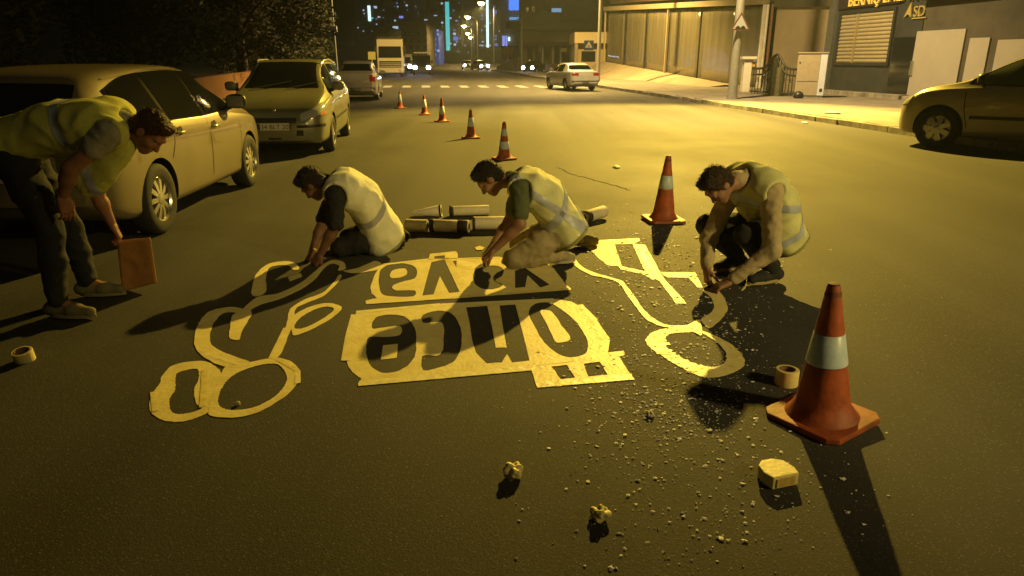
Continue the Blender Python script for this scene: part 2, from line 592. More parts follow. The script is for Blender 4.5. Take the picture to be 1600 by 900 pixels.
def text_mesh(name, s, size, depth, mt_, parent, origin, xdir, updir, align='LEFT'):
    cu = bpy.data.curves.new(name, 'FONT')
    cu.body = s; cu.size = size; cu.extrude = depth; cu.align_x = align
    tmp = bpy.data.objects.new("tmp", cu); COL.objects.link(tmp)
    dg = bpy.context.evaluated_depsgraph_get()
    me = bpy.data.meshes.new_from_object(tmp.evaluated_get(dg))
    bpy.data.objects.remove(tmp)
    X = Vector(xdir).normalized(); U = Vector(updir).normalized(); Nn = X.cross(U)
    Mx = Matrix(((X.x, U.x, Nn.x, origin[0]), (X.y, U.y, Nn.y, origin[1]), (X.z, U.z, Nn.z, origin[2]), (0, 0, 0, 1)))
    me.transform(Mx)
    me.materials.clear(); me.materials.append(mt_)
    o = link(name, me)
    if parent is not None: pt(o, parent) if isinstance(parent.location, Vector) else None
    return o


FDIR = Vector((.15, -1, 0)).normalized()   # reading direction along the facade, seen from the street
glow = mat("lit_letters", (.7, .5, .12), .5, emit=(1, .62, .10), estr=.06)
zs = fz(1340, 8)
text_mesh("sign_lettering", "BERNIŞ EMLAK", .62, .03, glow, sh, fpt(fY(1318), .13, zs), FDIR, (0, 0, 1))
goldl = mat("gold_letters", (.32, .26, .10), .4, var=.15)
text_mesh("logo_lettering", "SD", .52, .03, goldl, sh, fpt(fY(1417), .04, fz(1420, 26)), FDIR, (0, 0, 1))
m = MB(); fbox(m, fY(1438), fY(1416), .01, .06, fz(1427, 29), fz(1427, 27)); pt(m.build("logo_bar", goldl), sh)
m = MB(); a = fpt(fY(1404), .03, fz(1404, 28)); c_ = fpt(fY(1415), .03, fz(1415, 27)); d = fpt(fY(1412.5), .03, fz(1412.5, 3)); e = a.lerp(c_, .55) + Vector((0, 0, .12))
m.add([a, e, c_, d] + [p + FN * .05 for p in (a, e, c_, d)], [(0, 1, 3), (1, 2, 3), (4, 7, 5), (5, 7, 6), (0, 4, 5, 1), (1, 5, 6, 2), (2, 6, 7, 3), (3, 7, 4, 0)])
pt(m.build("logo_arrow", goldl), sh)

# pale panelled shopfront at the right edge
ps = empty("panelled_shopfront", fpt(24, 0, 0))
tag(ps, "dark shopfront with large pale cream panels at the right edge", "shop")
m = MB(); fbox(m, 16, 26.9, -6, .0, 0, 8); pt(m.build("wall", darker), ps)
for (p0, p1, pyt) in ((1428, 1503, 47), (1512, 1543, 59), (1556, 1640, 61), (1650, 1720, 62)):
    Y1, Y0 = fY(p0), fY(p1)
    m = MB(); fbox(m, Y0, Y1, .003, .06, .18, unproject((p0 + min(p1, 1600)) / 2, pyt, (Y0 + Y1) / 2).z)
    pt(m.build("panel", creamp, bevel=.01), ps)
m = MB(); fbox(m, 16, 26.9, .0, .4, .1, .27); pt(m.build("step", M["kerb"], bevel=.02), ps)
m = MB(); fbox(m, 16, 26.9, .003, .35, 3.55, 3.75); pt(m.build("canopy", darker), ps)

# ---------------------------------------------------------------- street furniture on the right pavement
def on_pave(px, py): p = unproject(px, py, None, KZ); return Vector((p.x, p.y, KZ))

# white gate pillar
c = on_pave(1163, 143.5)
gp = empty("gate_pillar", c); tag(gp, "white gate pillar with flat cap beside the iron gate", "pillar")
MB().box(-.17, .17, -.17, .17, 0, 1.42).build("shaft", whitem, gp, bevel=.01)
MB().box(-.33, .33, -.33, .33, 1.42, 1.54).build("cap", whitem, gp, bevel=.02)
MB().box(.18, .34, -.1, .1, 1.1, 1.3).build("lamp_box", mat("amber_box", (.6, .35, .08), .5), gp, bevel=.02)

# iron gate with arched rails and a stone post
ga, gb = on_pave(1172, 147), on_pave(1243, 152)
gd = gb - ga; gl = gd.length; gd.normalize()
gate = empty("iron_gate", ga, math.atan2(gd.y, gd.x)); tag(gate, "dark wrought iron gate and railing with curved top rail", "gate")
def arch(x):
    t = x / gl
    return 1.05 + .55 * math.exp(-((t - .52) / .16) ** 2)
for off, r_ in ((0, .05), (-.24, .04)):
    MB().path([(gl * i / 24, 0, arch(gl * i / 24) + off) for i in range(25)], r_, 8).build("top_rail", iron, gate, smooth=50)
MB().path([(0, 0, .12), (gl, 0, .12)], .03, 8).build("bottom_rail", iron, gate)
for i in range(15):
    x = gl * (i + .5) / 15
    MB().tube((x, 0, .03), (x, 0, arch(x)), .02, n=6).build("bar", iron, gate)
for i in range(7):   # scrolls
    x = gl * (i + 1) / 8
    P = [(x + .11 * (1 - k / 26) * math.cos(k * .5), 0, .6 + .11 * (1 - k / 26) * math.sin(k * .5)) for k in range(22)]
    MB().path(P, .013, 5).build("scroll", iron, gate)
for i, x in enumerate((gl * .5, gl * .64)):
    MB().box(x - .12, x + .12, -.12, .12, 0, 1.5 - .4 * i).build("post", mat("mossy_stone", (.09, .085, .05), .9, var=.4, vscale=9), gate, bevel=.02)
m = MB().box(gl * .22, gl * .47, .10, .14, .06, 1.0)
m.build("gate_sheet", mat("grey_sheet", (.36, .34, .33), .6, var=.15), gate)

# utility cabinet
c = on_pave(1262, 152)
uc = empty("utility_cabinet", c, R(-18)); tag(uc, "tall cream utility cabinet on the pavement, cool light painted on one side", "cabinet")
MB().box(-.52, .28, -.3, .3, .08, 1.62).build("case", mat("cabinet_cream", (.36, .31, .24), .55, var=.08), uc, bevel=.015)
MB().box(.283, .52, -.302, .298, .08, 1.60).build("cool_lit_side", mat("cabinet_cool_light", (.58, .62, .80), .5, var=.06), uc, bevel=.012)  # bluish light on the right side, painted in as its own colour
MB().box(-.55, .55, -.33, .33, 1.622, 1.68).build("lid", cream, uc, bevel=.02)
MB().box(-.50, .50, -.28, .28, 0, .08).build("plinth", M["kerb"], uc)
MB().box(-.49, .25, -.306, -.301, .60, .615).build("seam", iron, uc)
MB().box(.36, .46, -.308, -.303, .22, .34).build("vent", M["black"], uc)
MB().tube((-.45, -.315, 1.3), (-.45, -.298, 1.3), .03).build("lock", M["black"], uc)
c = on_pave(1247, 153.5)
tag(MB().lathe([(0, 0), (.16, 0), (.2, .08), (.16, .2), (.06, .26), (0, .27)], 12).build("rubbish_bag", M["black"], None, smooth=60, loc=c), "small dark bag at the foot of the utility cabinet", "bag")
for px, py, s in ((1300, 178, .14), (1318, 193, .10), (1255, 192, .06), (963, 262, .07), (1258, 193, .08)):
    p = unproject(px, py, None, KZ if px == 1300 else 0)
    m = MB(); n = 7
    m.lathe([(0, 0), (s, 0), (s * 1.1, s * .3), (s * .4, s * .55), (0, s * .5)], 7)
    o = m.build("crumpled_paper", mat("litter_paper", (.6, .58, .52), .7), None, loc=(p.x, p.y, (KZ if px == 1300 else 0)))
    o.scale = (1.5, .7, 1); o.rotation_euler[2] = px
    tag(o, {1300: "crumpled white paper lying on the kerb", 1318: "scrap of white paper on the road below the kerb", 1255: "tiny pale scrap on the road near the far kerb, left one", 963: "lone white scrap on the road behind the second cone", 1258: "tiny pale scrap on the road near the far kerb, right one"}[px], "litter")


# ================================================================ street lamps
lens_m = mat("sodium_lens", (1, .7, .3), .5, emit=(1.0, .66, .22), estr=30)


def lamp_post(base, H, arm, label, group, r=.10, power=0, spot=None, lens=.16, signs=None, col=SODIUM, soft=.16, spots=()):
    t = empty("street_lamp", base); tag(t, label, "street lamp", group)
    MB().path([(0, 0, 0), (0, 0, .3), (0, 0, H * .5), (0, 0, H - .5)], [r * 1.25, r, r * .85, r * .6], 12).build("pole", greypole, t, smooth=40)
    a = Vector((arm[0], arm[1], 0)); L_ = a.length
    P = [Vector((0, 0, H - .55)) + a * (k / 6) + Vector((0, 0, .55 * math.sin(k / 6 * math.pi / 2))) for k in range(7)]
    MB().path(P, [r * .6] * 6 + [r * .45], 8).build("arm", greypole, t, smooth=40)
    rz = math.atan2(arm[1], arm[0])
    Mx = Matrix.Translation(a + Vector((0, 0, H))) @ Matrix.Rotation(rz, 4, 'Z')
    hb = MB().box(-.35, .4, -.15, .15, .0, .14, Mx).build("lamp_head", greypole, t, bevel=.04)
    MB().lathe([(0, -lens * .9), (lens * .5, -lens * .75), (lens * .9, -lens * .35), (lens, -.01), (lens * .9, .0)], 14, Mx).build("lens", lens_m, hb, smooth=60)
    # a street luminaire throws separate lobes; each is one spot under the same head
    for pw, sz, bl, aim in (([(power, *spot)] if power else []) + list(spots)):
        l = bpy.data.lights.new("street_light", 'SPOT')
        l.energy = pw; l.color = col if not spots or pw == power else (1.0, .69, .26); l.shadow_soft_size = soft
        l.spot_size = sz; l.spot_blend = bl
        lo = bpy.data.objects.new("street_light", l); COL.objects.link(lo)
        lo.parent = t
        lo.location = a + Vector((0, 0, H - lens - .05))
        lo.rotation_euler = (Vector(aim) - (Vector(base) + lo.location)).to_track_quat('-Z', 'Y').to_euler()
    return t


GL = "street lamps along the road"
pb = on_pave(1143.5, 154.5)
lampA = lamp_post(pb, 9.7, (-2.2, -2.6), "street lamp pole carrying the triangular bump sign", GL, r=.17,
                  power=12800, spot=(R(92.5), .56, (4.1, 19.4, 0)), lens=.2, col=SODIUM_DEEP,
                  spots=[(3800, R(136), .6, (7.0, 27.5, 0))])
pB = Vector((5.85, 50.0, KZ))
lampB = lamp_post(pB, 12.0, (-2.6, -.3), "street lamp pole behind the pedestrian crossing sign", GL, r=.13,
                  power=13500, spot=(R(152), .35, (1.0, 52, 0)), lens=.2)
# assumed unseen lamp right of the camera, added to light vests and cone
assumed_fill_lamp = lamp_post(Vector((9.2, -1.2, KZ)), 4.6, (-1.4, 0), "assumed low street lamp, added out of view behind the camera as fill light", GL, r=.09,
                  power=760, spot=(R(54), 1.0, (2.2, 5.2, .3)), lens=.16, col=(1.0, .75, .24), soft=.3)
# triangular bump warning sign on lamp A
d = pb.y
c = unproject(1157.5, 38, pb.y - .25)
ts = empty("bump_sign", c); tag(ts, "triangular red bordered bump warning sign on the lamp pole", "sign")
def tri(s, y, z0=0.0): return [(-s, y, -s * .577 + z0), (s, y, -s * .577 + z0), (0, y, s * 1.155 + z0)]
def tri_plate(s, y0, y1):
    a = tri(s, y0); c_ = tri(s, y1)
    return MB().add(a + c_, [(0, 1, 2), (5, 4, 3), (0, 3, 4, 1), (1, 4, 5, 2), (2, 5, 3, 0)])
tri_plate(.36, .0, .03).build("border", mat("sign_red", (.11, .045, .035), .4), ts)
tri_plate(.27, -.006, -.002).build("face", mat("sign_face", (.34, .37, .44), .4), ts)
P = [(-.19, -.145)] + [(-.19 + .38 * i / 20, -.145 + .075 * abs(math.sin(i / 20 * 2 * math.pi)) + .02) for i in range(21)] + [(.19, -.145)]
m = MB(); nP = len(P)
m.add([(x, -.010, z) for x, z in P] + [(x, -.007, z) for x, z in P], [tuple(range(nP)), tuple(range(nP, 2 * nP))[::-1]])
m.build("bump_symbol", M["black"], ts)
MB().box(-.03, .03, .03, .20, -.1, .1).build("bracket", greypole, ts)
# pedestrian crossing sign on lamp B
c = unproject(920, 71, pB.y - .2)
cs = empty("crossing_sign", c); tag(cs, "small square blue pedestrian crossing sign on the far lamp pole", "sign")
MB().box(-.32, .32, 0, .03, -.32, .32).build("plate", mat("sign_blue", (.03, .06, .16), .4), cs, bevel=.008)
tri_plate(.24, -.008, -.003).build("white_triangle", whitem, cs)
MB().box(-.03, .03, .03, .16, -.1, .1).build("bracket", greypole, cs)
m = MB().tube((0, -.016, .0), (0, -.009, .0), .035, n=10).box(-.03, .03, -.016, -.009, -.1, -.02)
m.build("walker_symbol", M["black"], cs)

# the receding row of lit lamps
far_labels = ["nearest of the lit lamps above the far road, cut by the frame top", "second lit lamp of the far row", "third lit lamp of the far row",
              "fourth lit lamp of the far row", "fifth lit lamp of the far row", "sixth lit lamp of the far row", "seventh lit lamp of the far row", "smallest most distant lit lamp of the far row"]
for k, (px, py) in enumerate([(752, 4), (731, 26), (725, 40), (731, 52), (735, 58), (736, 69), (741, 72), (745, 75)]):
    el = math.atan((450 - py) / 1100) - PITCH
    Yl = 10.45 / math.tan(el)
    Yl = min(Yl, 620)
    p = unproject(px, py, Yl)
    lamp_post((p.x + 2.4, Yl, 0), p.z, (-2.4, 0), far_labels[k], GL, r=.09 + .02 * k, lens=.46 + .0011 * Yl,
              power=(6000, 3500, 3500, 0, 0, 0, 0, 0)[k], spot=(R(172), .4, (p.x, Yl, 0)))

# ================================================================ middle distance and skyline
def block(name, label, cat, px0, px1, pyt, Y, depth, mt_, base=0.0):
    x0 = unproject(px0, 93, Y).x; x1 = unproject(px1, 93, Y).x
    zt = unproject((px0 + px1) / 2, pyt, Y).z
    t = empty(name, ((x0 + x1) / 2, Y, 0)); tag(t, label, cat)
    w_ = (x1 - x0) / 2
    MB().box(-w_, w_, 0, depth, base, zt).build("wall", mt_, t)
    return t, w_, zt


def panes(t, Y, lst, mt_, name="window", d=.12):
    """lst of (px0,py0,px1,py1); each a lit window box standing a little proud"""
    for (a, b_, c_, e) in lst:
        p = unproject(a, e, Y); q = unproject(c_, b_, Y)
        o = MB().box(p.x - t.location.x, q.x - t.location.x, -d, -.02, p.z, q.z).build(name, mt_, t)


def lit(name, col, s): return mat(name, (.05, .05, .05), .5, emit=col, estr=s)


conc = mat("dim_concrete", (.20, .18, .15), .9, var=.15, vscale=.3)
concd = mat("dark_concrete", (.06, .06, .06), .9, var=.2, vscale=.2)
teal_d = mat("dark_tower", (.035, .04, .042), .8, var=.15, vscale=.1)
W_blue = lit("blue_window", (.12, .30, 1.0), .16)
W_white = lit("cool_window", (.55, .72, 1.0), .20)
W_cyan = lit("cyan_strip", (.10, .75, .75), .22)
W_wstrip = lit("white_strip", (.70, 1.0, .98), .42)
W_violet = lit("violet_window", (.30, .36, 1.0), .22)
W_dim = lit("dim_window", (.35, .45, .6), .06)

# kiosk with cream canopy
t, w_, zt = block("kiosk", "small kiosk with cream fascia behind the crossing sign", "kiosk", 898, 948, 68, 76, 5, mat("kiosk_wall", (.42, .33, .20), .85, var=.15, vscale=1))
zc = unproject(920, 51, 76).z
MB().box(-w_ - .2, w_ + .2, -1.6, 5, zt, zc).build("fascia", mat("kiosk_fascia", (.60, .50, .32), .8, var=.08), t, bevel=.03)
for s in (-1, 1): MB().box(s * w_ - .15, s * w_ + .15, -1.5, -1.2, 0, zt).build("post", cream, t)
panes(t, 76, [(908, 80, 930, 96)], M["glass"], "pane")

# dark block of shops and flats
t, w_, zt = block("shop_block", "dark shop and flat block right of the far road", "building", 812, 946, -60, 98, 14, mat("flat_render", (.15, .13, .09), .9, var=.2, vscale=.25))
MB().box(-w_ + .1, -w_ + 5.2, -1.2, -.02, unproject(820, 46, 98).z, unproject(820, 20, 98).z).build("balcony", conc, t, bevel=.03)
MB().box(-w_ + 2.2, -w_ + 9.2, -1.6, -.05, unproject(850, 47, 98).z, unproject(850, 36, 98).z).build("balcony", conc, t, bevel=.03)
MB().box(-w_ + .5, w_ - 2.6, -2.0, -.02, unproject(850, 68, 98).z - .3, unproject(850, 66, 98).z).build("awning", darker, t)
panes(t, 98, [(862, 13, 877, 19)], lit("pale_blue_window", (.25, .50, .75), .16))
panes(t, 98, [(822, 12, 826, 20), (831, 10, 836, 21), (846, 6, 860, 22)], M["glass"])
panes(t, 98, [(868, 66, 888, 68)], lit("warm_tube", (1, .8, .3), .2), "light_tube", .5)
for a, c_ in ((824, 832), (836, 845), (850, 860), (866, 874), (878, 890)):
    panes(t, 98, [(a, 72, c_, 100)], M["glass"], "shop_pane")
for px in (848, 864, 876):
    panes(t, 98, [(px - 1, 70, px + 1, 100)], greypole, "shop_post", .3)
panes(t, 98, [(876, 75, 885, 81)], mat("shop_sign", (.4, .28, .1), .5), "sign_plate", .5)
panes(t, 98, [(846, 106, 851, 109)], lit("shop_lamp", (.6, .6, 1), 1.0), "lamp", .5)

# corner building with blue screen
t, w_, zt = block("corner_building", "pale corner building with bright blue lit windows", "building", 783, 815, -70, 118, 12, mat("corner_render", (.30, .27, .23), .9, var=.12, vscale=.2))
panes(t, 118, [(795, -8, 816, 16)], lit("blue_screen", (.06, .25, 1.0), .30), "screen", .4)
panes(t, 118, [(796, 27, 815, 31)], lit("blue_light_bar", (.15, .45, .85), .18), "light_bar", .5)
panes(t, 118, [(791, 34, 812, 46)], mat("brick_balcony", (.16, .08, .05), .9, var=.2), "balcony", 1.2)
panes(t, 118, [(785, 56, 789, 72), (790, 56, 792.5, 72)], W_violet, "lit_pane", .3)
panes(t, 118, [(794, 58, 797, 64)], W_wstrip, "lit_pane", .5)
panes(t, 118, [(783, 72, 815, 74)], darker, "ledge", 1.0)

# side-street wall and pale bank at far right kerb
o = MB().grid([[(unproject(778, 112, 105).x, 105, 0), (unproject(778, 112, 105).x, 105, .6)], [(unproject(812, 112, 96).x, 96, 0), (unproject(812, 112, 96).x, 96, 1.9)]]).build("low_bank_wall", bank)
solid(o, .4); tag(o, "pale low wall rising at the far right kerb", "wall")

# lamp standard without light and sign posts at the far right kerb
for px, py0, py1, Yp, lb in ((815, 30, 112, 92, "slim grey post with bent top at the far right kerb"), (793, 72, 101, 110, "thin sign post at the far corner")):
    a = unproject(px, py1, Yp); q = unproject(px, py0, Yp)
    t = empty("street_post", (a.x, Yp, 0)); tag(t, lb, "post")
    MB().path([(0, 0, 0), (0, 0, q.z - .4), (-.15, 0, q.z - .1), (-.6, 0, q.z)], .10, 8).build("pole", greypole, t, smooth=40)
    if px == 793:
        MB().box(-.2, 1.1, -.05, .05, q.z - 1.4, q.z - .2).build("sign_plate", mat("maroon_sign", (.14, .03, .03), .5), t)
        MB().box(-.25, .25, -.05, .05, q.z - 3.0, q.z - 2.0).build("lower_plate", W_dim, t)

# grey apartment block, blue-lit slab, LED towers
t, w_, zt = block("grey_apartment", "dim grey apartment block behind the truck", "building", 610, 668, 36, 190, 20, mat("grey_flats", (.17, .15, .13), .9, var=.12, vscale=.1))
panes(t, 190, [(614, 41, 622, 48)], W_white)
panes(t, 190, [(628 + 11 * i, 50 + 11 * j, 634 + 11 * i, 55 + 11 * j) for i in range(4) for j in range(3)], M["glass"])
panes(t, 190, [(612, 34, 668, 36)], conc, "parapet", 1)
panes(t, 190, [(612, 57.5, 668, 58.5), (612, 68.5, 668, 69.5)], conc, "ledge", .8)
t, w_, zt = block("low_flats", "low dark flats left of the grey apartment block", "building", 585, 611, 42, 170, 18, concd)
panes(t, 170, [(590, 60, 594, 64), (600, 50, 604, 54)], M["glass"])
t, w_, zt = block("blue_slab", "narrow apartment slab washed in blue light", "building", 670, 686, 46, 240, 18, lit("painted_blue_light", (.05, .18, .75), .060))  # blue light on the facade painted in as a glowing wall
panes(t, 240, [(668.5, 78, 671, 81.5), (683.5, 77.5, 686.5, 81), (683, 46, 685, 49), (683, 52, 685, 55)], W_white)
panes(t, 240, [(673, 60 + 8 * k, 676, 63 + 8 * k) for k in range(4)] + [(679, 60 + 8 * k, 682, 63 + 8 * k) for k in range(4)], W_blue)

rnd = random.Random(3)
def tower(label, px0, px1, pyt, Y, strip, smat, cells, seed, sw):
    t, w_, zt = block("tower_block", label, "building", px0, px1, pyt, Y, 20, teal_d)
    panes(t, Y, [strip], smat, "light_strip", .8)
    r = random.Random(seed)
    cells = list(cells) + [(r.uniform(px0 + 1, px1 - 4), 4 + 5.5 * r.randrange(0, 13), r.uniform(1.4, 2.4), r.choice((W_dim, W_dim, W_blue, W_white))) for _ in range(12)]
    cells = [q for q in cells if q[1] > pyt and not (strip[0] - 3 < q[0] < strip[2] + 1)]
    for (a, b_, c_, m_) in cells: panes(t, Y, [(a, b_, a + c_, b_ + c_ * .9)], m_, "window", .4)
    return t
tower("tower block with bright white light strip up its face", 742, 797, -90, 330, (760.2, -10, 763.2, 74), W_wstrip,
      [(752, 23, 3, W_blue), (752, 29, 2.4, W_blue), (752, 46, 2.6, W_blue), (753, 64, 2.6, W_white), (752.5, 70, 2.6, W_white), (757, 40, 2, W_white), (749, 11, 5, W_dim),
       (771, 10, 3, W_blue), (770, 16, 6, W_blue), (771, 23, 2.6, W_violet), (771, 29, 3, W_dim), (773, 55, 3, W_blue), (773, 60, 3, W_blue), (773, 68, 4, W_blue), (752, 57, 2, W_dim), (765, 35, 2.2, W_cyan)], 1, 3)
tower("tower block with slim green light strip", 688, 722, 2, 360, (697.5, 3, 701.5, 79), W_cyan,
      [(689.5, 34, 3, W_white), (690, 40, 2.4, W_dim), (690, 51, 2.6, W_violet), (690, 57, 2.2, W_violet), (690, 63, 2.4, W_violet), (690, 69, 2.4, W_dim), (702.5, 27, 3, W_white), (703, 67, 2.4, W_white),
       (708, 45, 4, W_dim), (708, 51, 4, W_white), (708.5, 57, 7, W_blue), (709, 68, 3.6, W_white), (707, 15, 3.4, W_dim), (689, 4, 3, W_white), (714, 79, 3.4, W_dim)], 2, 2)
tower("left tower block with short white light strip", 556, 604, -40, 300, (576, 9, 578.6, 33), W_wstrip,
      [(585, 9.5, 4, W_white), (580, 27, 3, W_cyan), (587, 28, 3, W_dim), (598, 27, 2, W_dim)], 3, 2)
tower("dark wide tower block behind the grey apartment block", 606, 668, -30, 380, (624, 25, 630, 28.5), W_violet,
      [(616, 31, 2.6, W_white), (629, 31, 2.6, W_white), (634, 7, 3, W_white), (629, 8, 2.4, W_dim), (648, 8.5, 2.4, W_dim), (663, 30, 2.4, W_white), (666, 30, 2, W_white)], 4, 2)
tower("distant tower block between the two lit towers", 722, 745, 18, 420, (724, 60, 725, 62), W_dim,
      [(726, 70, 2, W_white), (731, 81, 1.6, W_white), (739, 34, 1.6, W_dim)], 5, 2)
tower("distant block behind the blue slab", 664, 690, 14, 410, (678, 23.6, 683, 25), W_white, [(669, 24, 1.6, W_white), (672, 24.5, 1.4, W_dim), (664, 30, 2, W_dim), (667, 42, 2.2, W_dim), (665, 54, 2.6, W_dim)], 6, 2)

# dark low terrain of the town beyond the road
hl = []
for i in range(41):
    X = -420 + i * 21
    hl.append([(X, 470, -.5), (X, 520, 9 + 5 * noise.noise(Vector((i * .35, 0, 0)))), (X, 640, 8)])
tag(MB().grid(hl).build("hill", concd, smooth=80), None, None, kind="structure")

# low wall on the left, orange light painted into its colour
g = []
for i in range(12):
    Yq = 17 + i * 2.2
    g.append([(left_x(Yq) - .55, Yq, -.02), (left_x(Yq) - .55, Yq, .78 + .03 * i)])
o = MB().grid(g).build("low_wall", mat("painted_orange_light", (.50, .24, .09), .85, var=.12, vscale=1))
solid(o, .25); tag(o, "low wall behind the parked wagon, orange light painted on", "wall")
# left verge
tag(MB().grid([[(left_x(Y) - 30, Y, .05), (left_x(Y) - .06, Y, .05)] for Y in (-6, 20, 60, 140)]).build("verge", M["earth"]), None, None, kind="structure")
# lamp standard seen unlit against the trees
a = unproject(527, 103, 46)
t = empty("dark_post", (a.x, 46, 0)); tag(t, "thin dark post between the trees on the left", "post")
MB().tube((0, 0, 0), (-.1, 0, 7.5), .06, .05).build("pole", greypole, t)
MB().box(-.25, .15, -.1, .1, 3.2, 3.5).build("junction_box", greypole, t, bevel=.02)
MB().lathe([(0, -.05), (.06, 0), (0, .05)], 8, Matrix.Translation((-.2, -.08, 5.6))).build("indicator_lamp", W_white, t)
# square yellow sign left of the truck
c = unproject(581, 87, 60)
t = empty("square_sign", (c.x, 60, 0)); tag(t, "dull square sign on a post left of the truck", "sign")
MB().tube((0, 0, 0), (0, 0, c.z), .05).build("post", greypole, t)
MB().box(-.3, .3, -.05, -.02, c.z - .3, c.z + .3).build("plate", mat("dull_sign", (.35, .33, .12), .6), t)


# ================================================================ trees
def tree(x, y, H, R_, label, seed, n=9000, cz=.50):
    r = random.Random(seed)
    t = empty("tree", (x, y, 0)); tag(t, label, "tree", "dark trees on the left verge")
    bark = mat("bark", (.06, .045, .035), .95, var=.3, vscale=6, bump=.6, bscale=20)
    m = MB()
    m.path([(0, 0, 0), (.08, 0, H * .2), (.0, .1, H * .45), (.1, 0, H * .75)], [H * .035, H * .028, H * .02, H * .008], 9)
    for k in range(7):
        a = r.uniform(0, 6.28); z0 = H * r.uniform(.25, .55)
        q = Vector((math.cos(a), math.sin(a), 0)) * R_ * .75
        m.path([(0, 0, z0), q * .5 + Vector((0, 0, z0 + H * .12)), q + Vector((0, 0, z0 + H * .2))], [H * .012, H * .008, H * .003], 6)
    m.build("trunk", bark, t, smooth=50)
    cl = [(Vector((r.gauss(0, .42) * R_, r.gauss(0, .42) * R_, H * cz + r.gauss(0, .2) * H)), r.uniform(.22, .42) * R_) for _ in range(34)]
    vs = []; fs = []
    for k in range(n):
        c_, rr = cl[r.randrange(len(cl))]
        d = Vector((r.gauss(0, 1), r.gauss(0, 1), r.gauss(0, 1))).normalized() * rr * r.random() ** .4
        p = c_ + d
        u = Vector((r.gauss(0, 1), r.gauss(0, 1), r.gauss(0, .6))).normalized(); w2 = u.orthogonal().normalized()
        s = r.uniform(.09, .20)
        i0 = len(vs)
        vs += [p - u * s, p + w2 * s * .45, p + u * s, p - w2 * s * .45]
        fs.append((i0, i0 + 1, i0 + 2, i0 + 3))
    MB().add(vs, fs).build("crown", leafmat("leaf_%d" % (seed % 3), [(.020, .025, .011), (.024, .027, .012), (.036, .030, .019)][seed % 3]), t, recalc=False)


tree(-11.5, 13, 7.5, 3.0, "leftmost dark leafy tree above the gold car", 3)
tree(-15.5, 20, 8.5, 3.4, "dark leafy tree above the gold car's windscreen", 4)
tree(-13.6, 27, 8.0, 3.2, "dark leafy tree behind the low wall", 6)
tree(-13.2, 36, 9.0, 3.4, "brownish tree above the parked wagon's roof", 5, 9000)
tree(-14.5, 46, 9.5, 3.4, "dark tree left of the truck", 7)
tree(-19, 60, 11, 4.2, "farthest dark tree on the left verge", 9)
# ================================================================ masking tape stencils on the asphalt
def smooth_poly(pts, n=4):
    out = []; m = len(pts)
    for i in range(m):
        p0, p1, p2, p3 = (Vector(pts[(i + k - 1) % m]) for k in range(4))
        # keep real corners sharp
        for j in range(n):
            t = j / n
            out.append(.5 * ((2 * p1) + (-p0 + p2) * t + (2 * p0 - 5 * p1 + 4 * p2 - p3) * t * t + (-p0 + 3 * p1 - 3 * p2 + p3) * t ** 3))
    return [tuple(p) for p in out]


def tape_piece(name, parent, conv, outer, holes=(), z=.004, sm=True, mt_=None, th=.0007):
    cu = bpy.data.curves.new(name, 'CURVE'); cu.dimensions = '2D'; cu.fill_mode = 'BOTH'; cu.extrude = th
    for poly in [outer] + list(holes):
        pp = smooth_poly(poly) if sm and len(poly) > 5 else poly
        q = [G(*conv(*p)) for p in pp]
        sp = cu.splines.new('POLY'); sp.points.add(len(q) - 1); sp.use_cyclic_u = True
        for s_, (x, y) in zip(sp.points, q):
            s_.co = (x + random.uniform(-.0025, .0025), y + random.uniform(-.0025, .0025), 0, 1)
    tmp = bpy.data.objects.new("tmp", cu); COL.objects.link(tmp)
    me = bpy.data.meshes.new_from_object(tmp.evaluated_get(bpy.context.evaluated_depsgraph_get()))
    bpy.data.objects.remove(tmp)
    me.name = name
    me.materials.clear(); me.materials.append(mt_ or M["tape"])
    o = link(name, me)
    me.transform(Matrix.Translation((0, 0, z * .5)))
    pt(o, parent)
    return o


def cvA(x, y): return 520 + x / 3.3333, 360 + y / 3.3333
def cvB(x, y): return 880 + x / 3.4625, 350 + y / 3.4625
def cvC(x, y): return 220 + x / 3, 380 + y / 3


def strip(parent, conv, a, b_, wpx, z=.0065, jag=True):
    """one straight length of tape laid from a to b (zoomed photo pixels), wpx wide on the ground in metres"""
    z *= .55
    A = Vector(G(*conv(*a))); B = Vector(G(*conv(*b_)))
    d = (B - A).normalized(); n = Vector((-d.y, d.x)) * wpx / 2
    m = MB(); k = max(2, int((B - A).length / .05))
    top = []; 
    for i in range(k + 1):
        p = A.lerp(B, i / k)
        zz = z + .0014 * noise.noise(Vector((p.x * 23, p.y * 23, z * 900)))
        ex = d * (random.uniform(-.006, .006) if i in (0, k) else 0)
        top.append([(*(p - n + ex), zz), (*(p + ex), zz + .0006), (*(p + n + ex * -1), zz)])
    m.grid(top)
    o = m.build("tape_strip", M[random.choice(("tape2", "tape3", "tape"))], None, smooth=40); pt(o, parent)
    return o


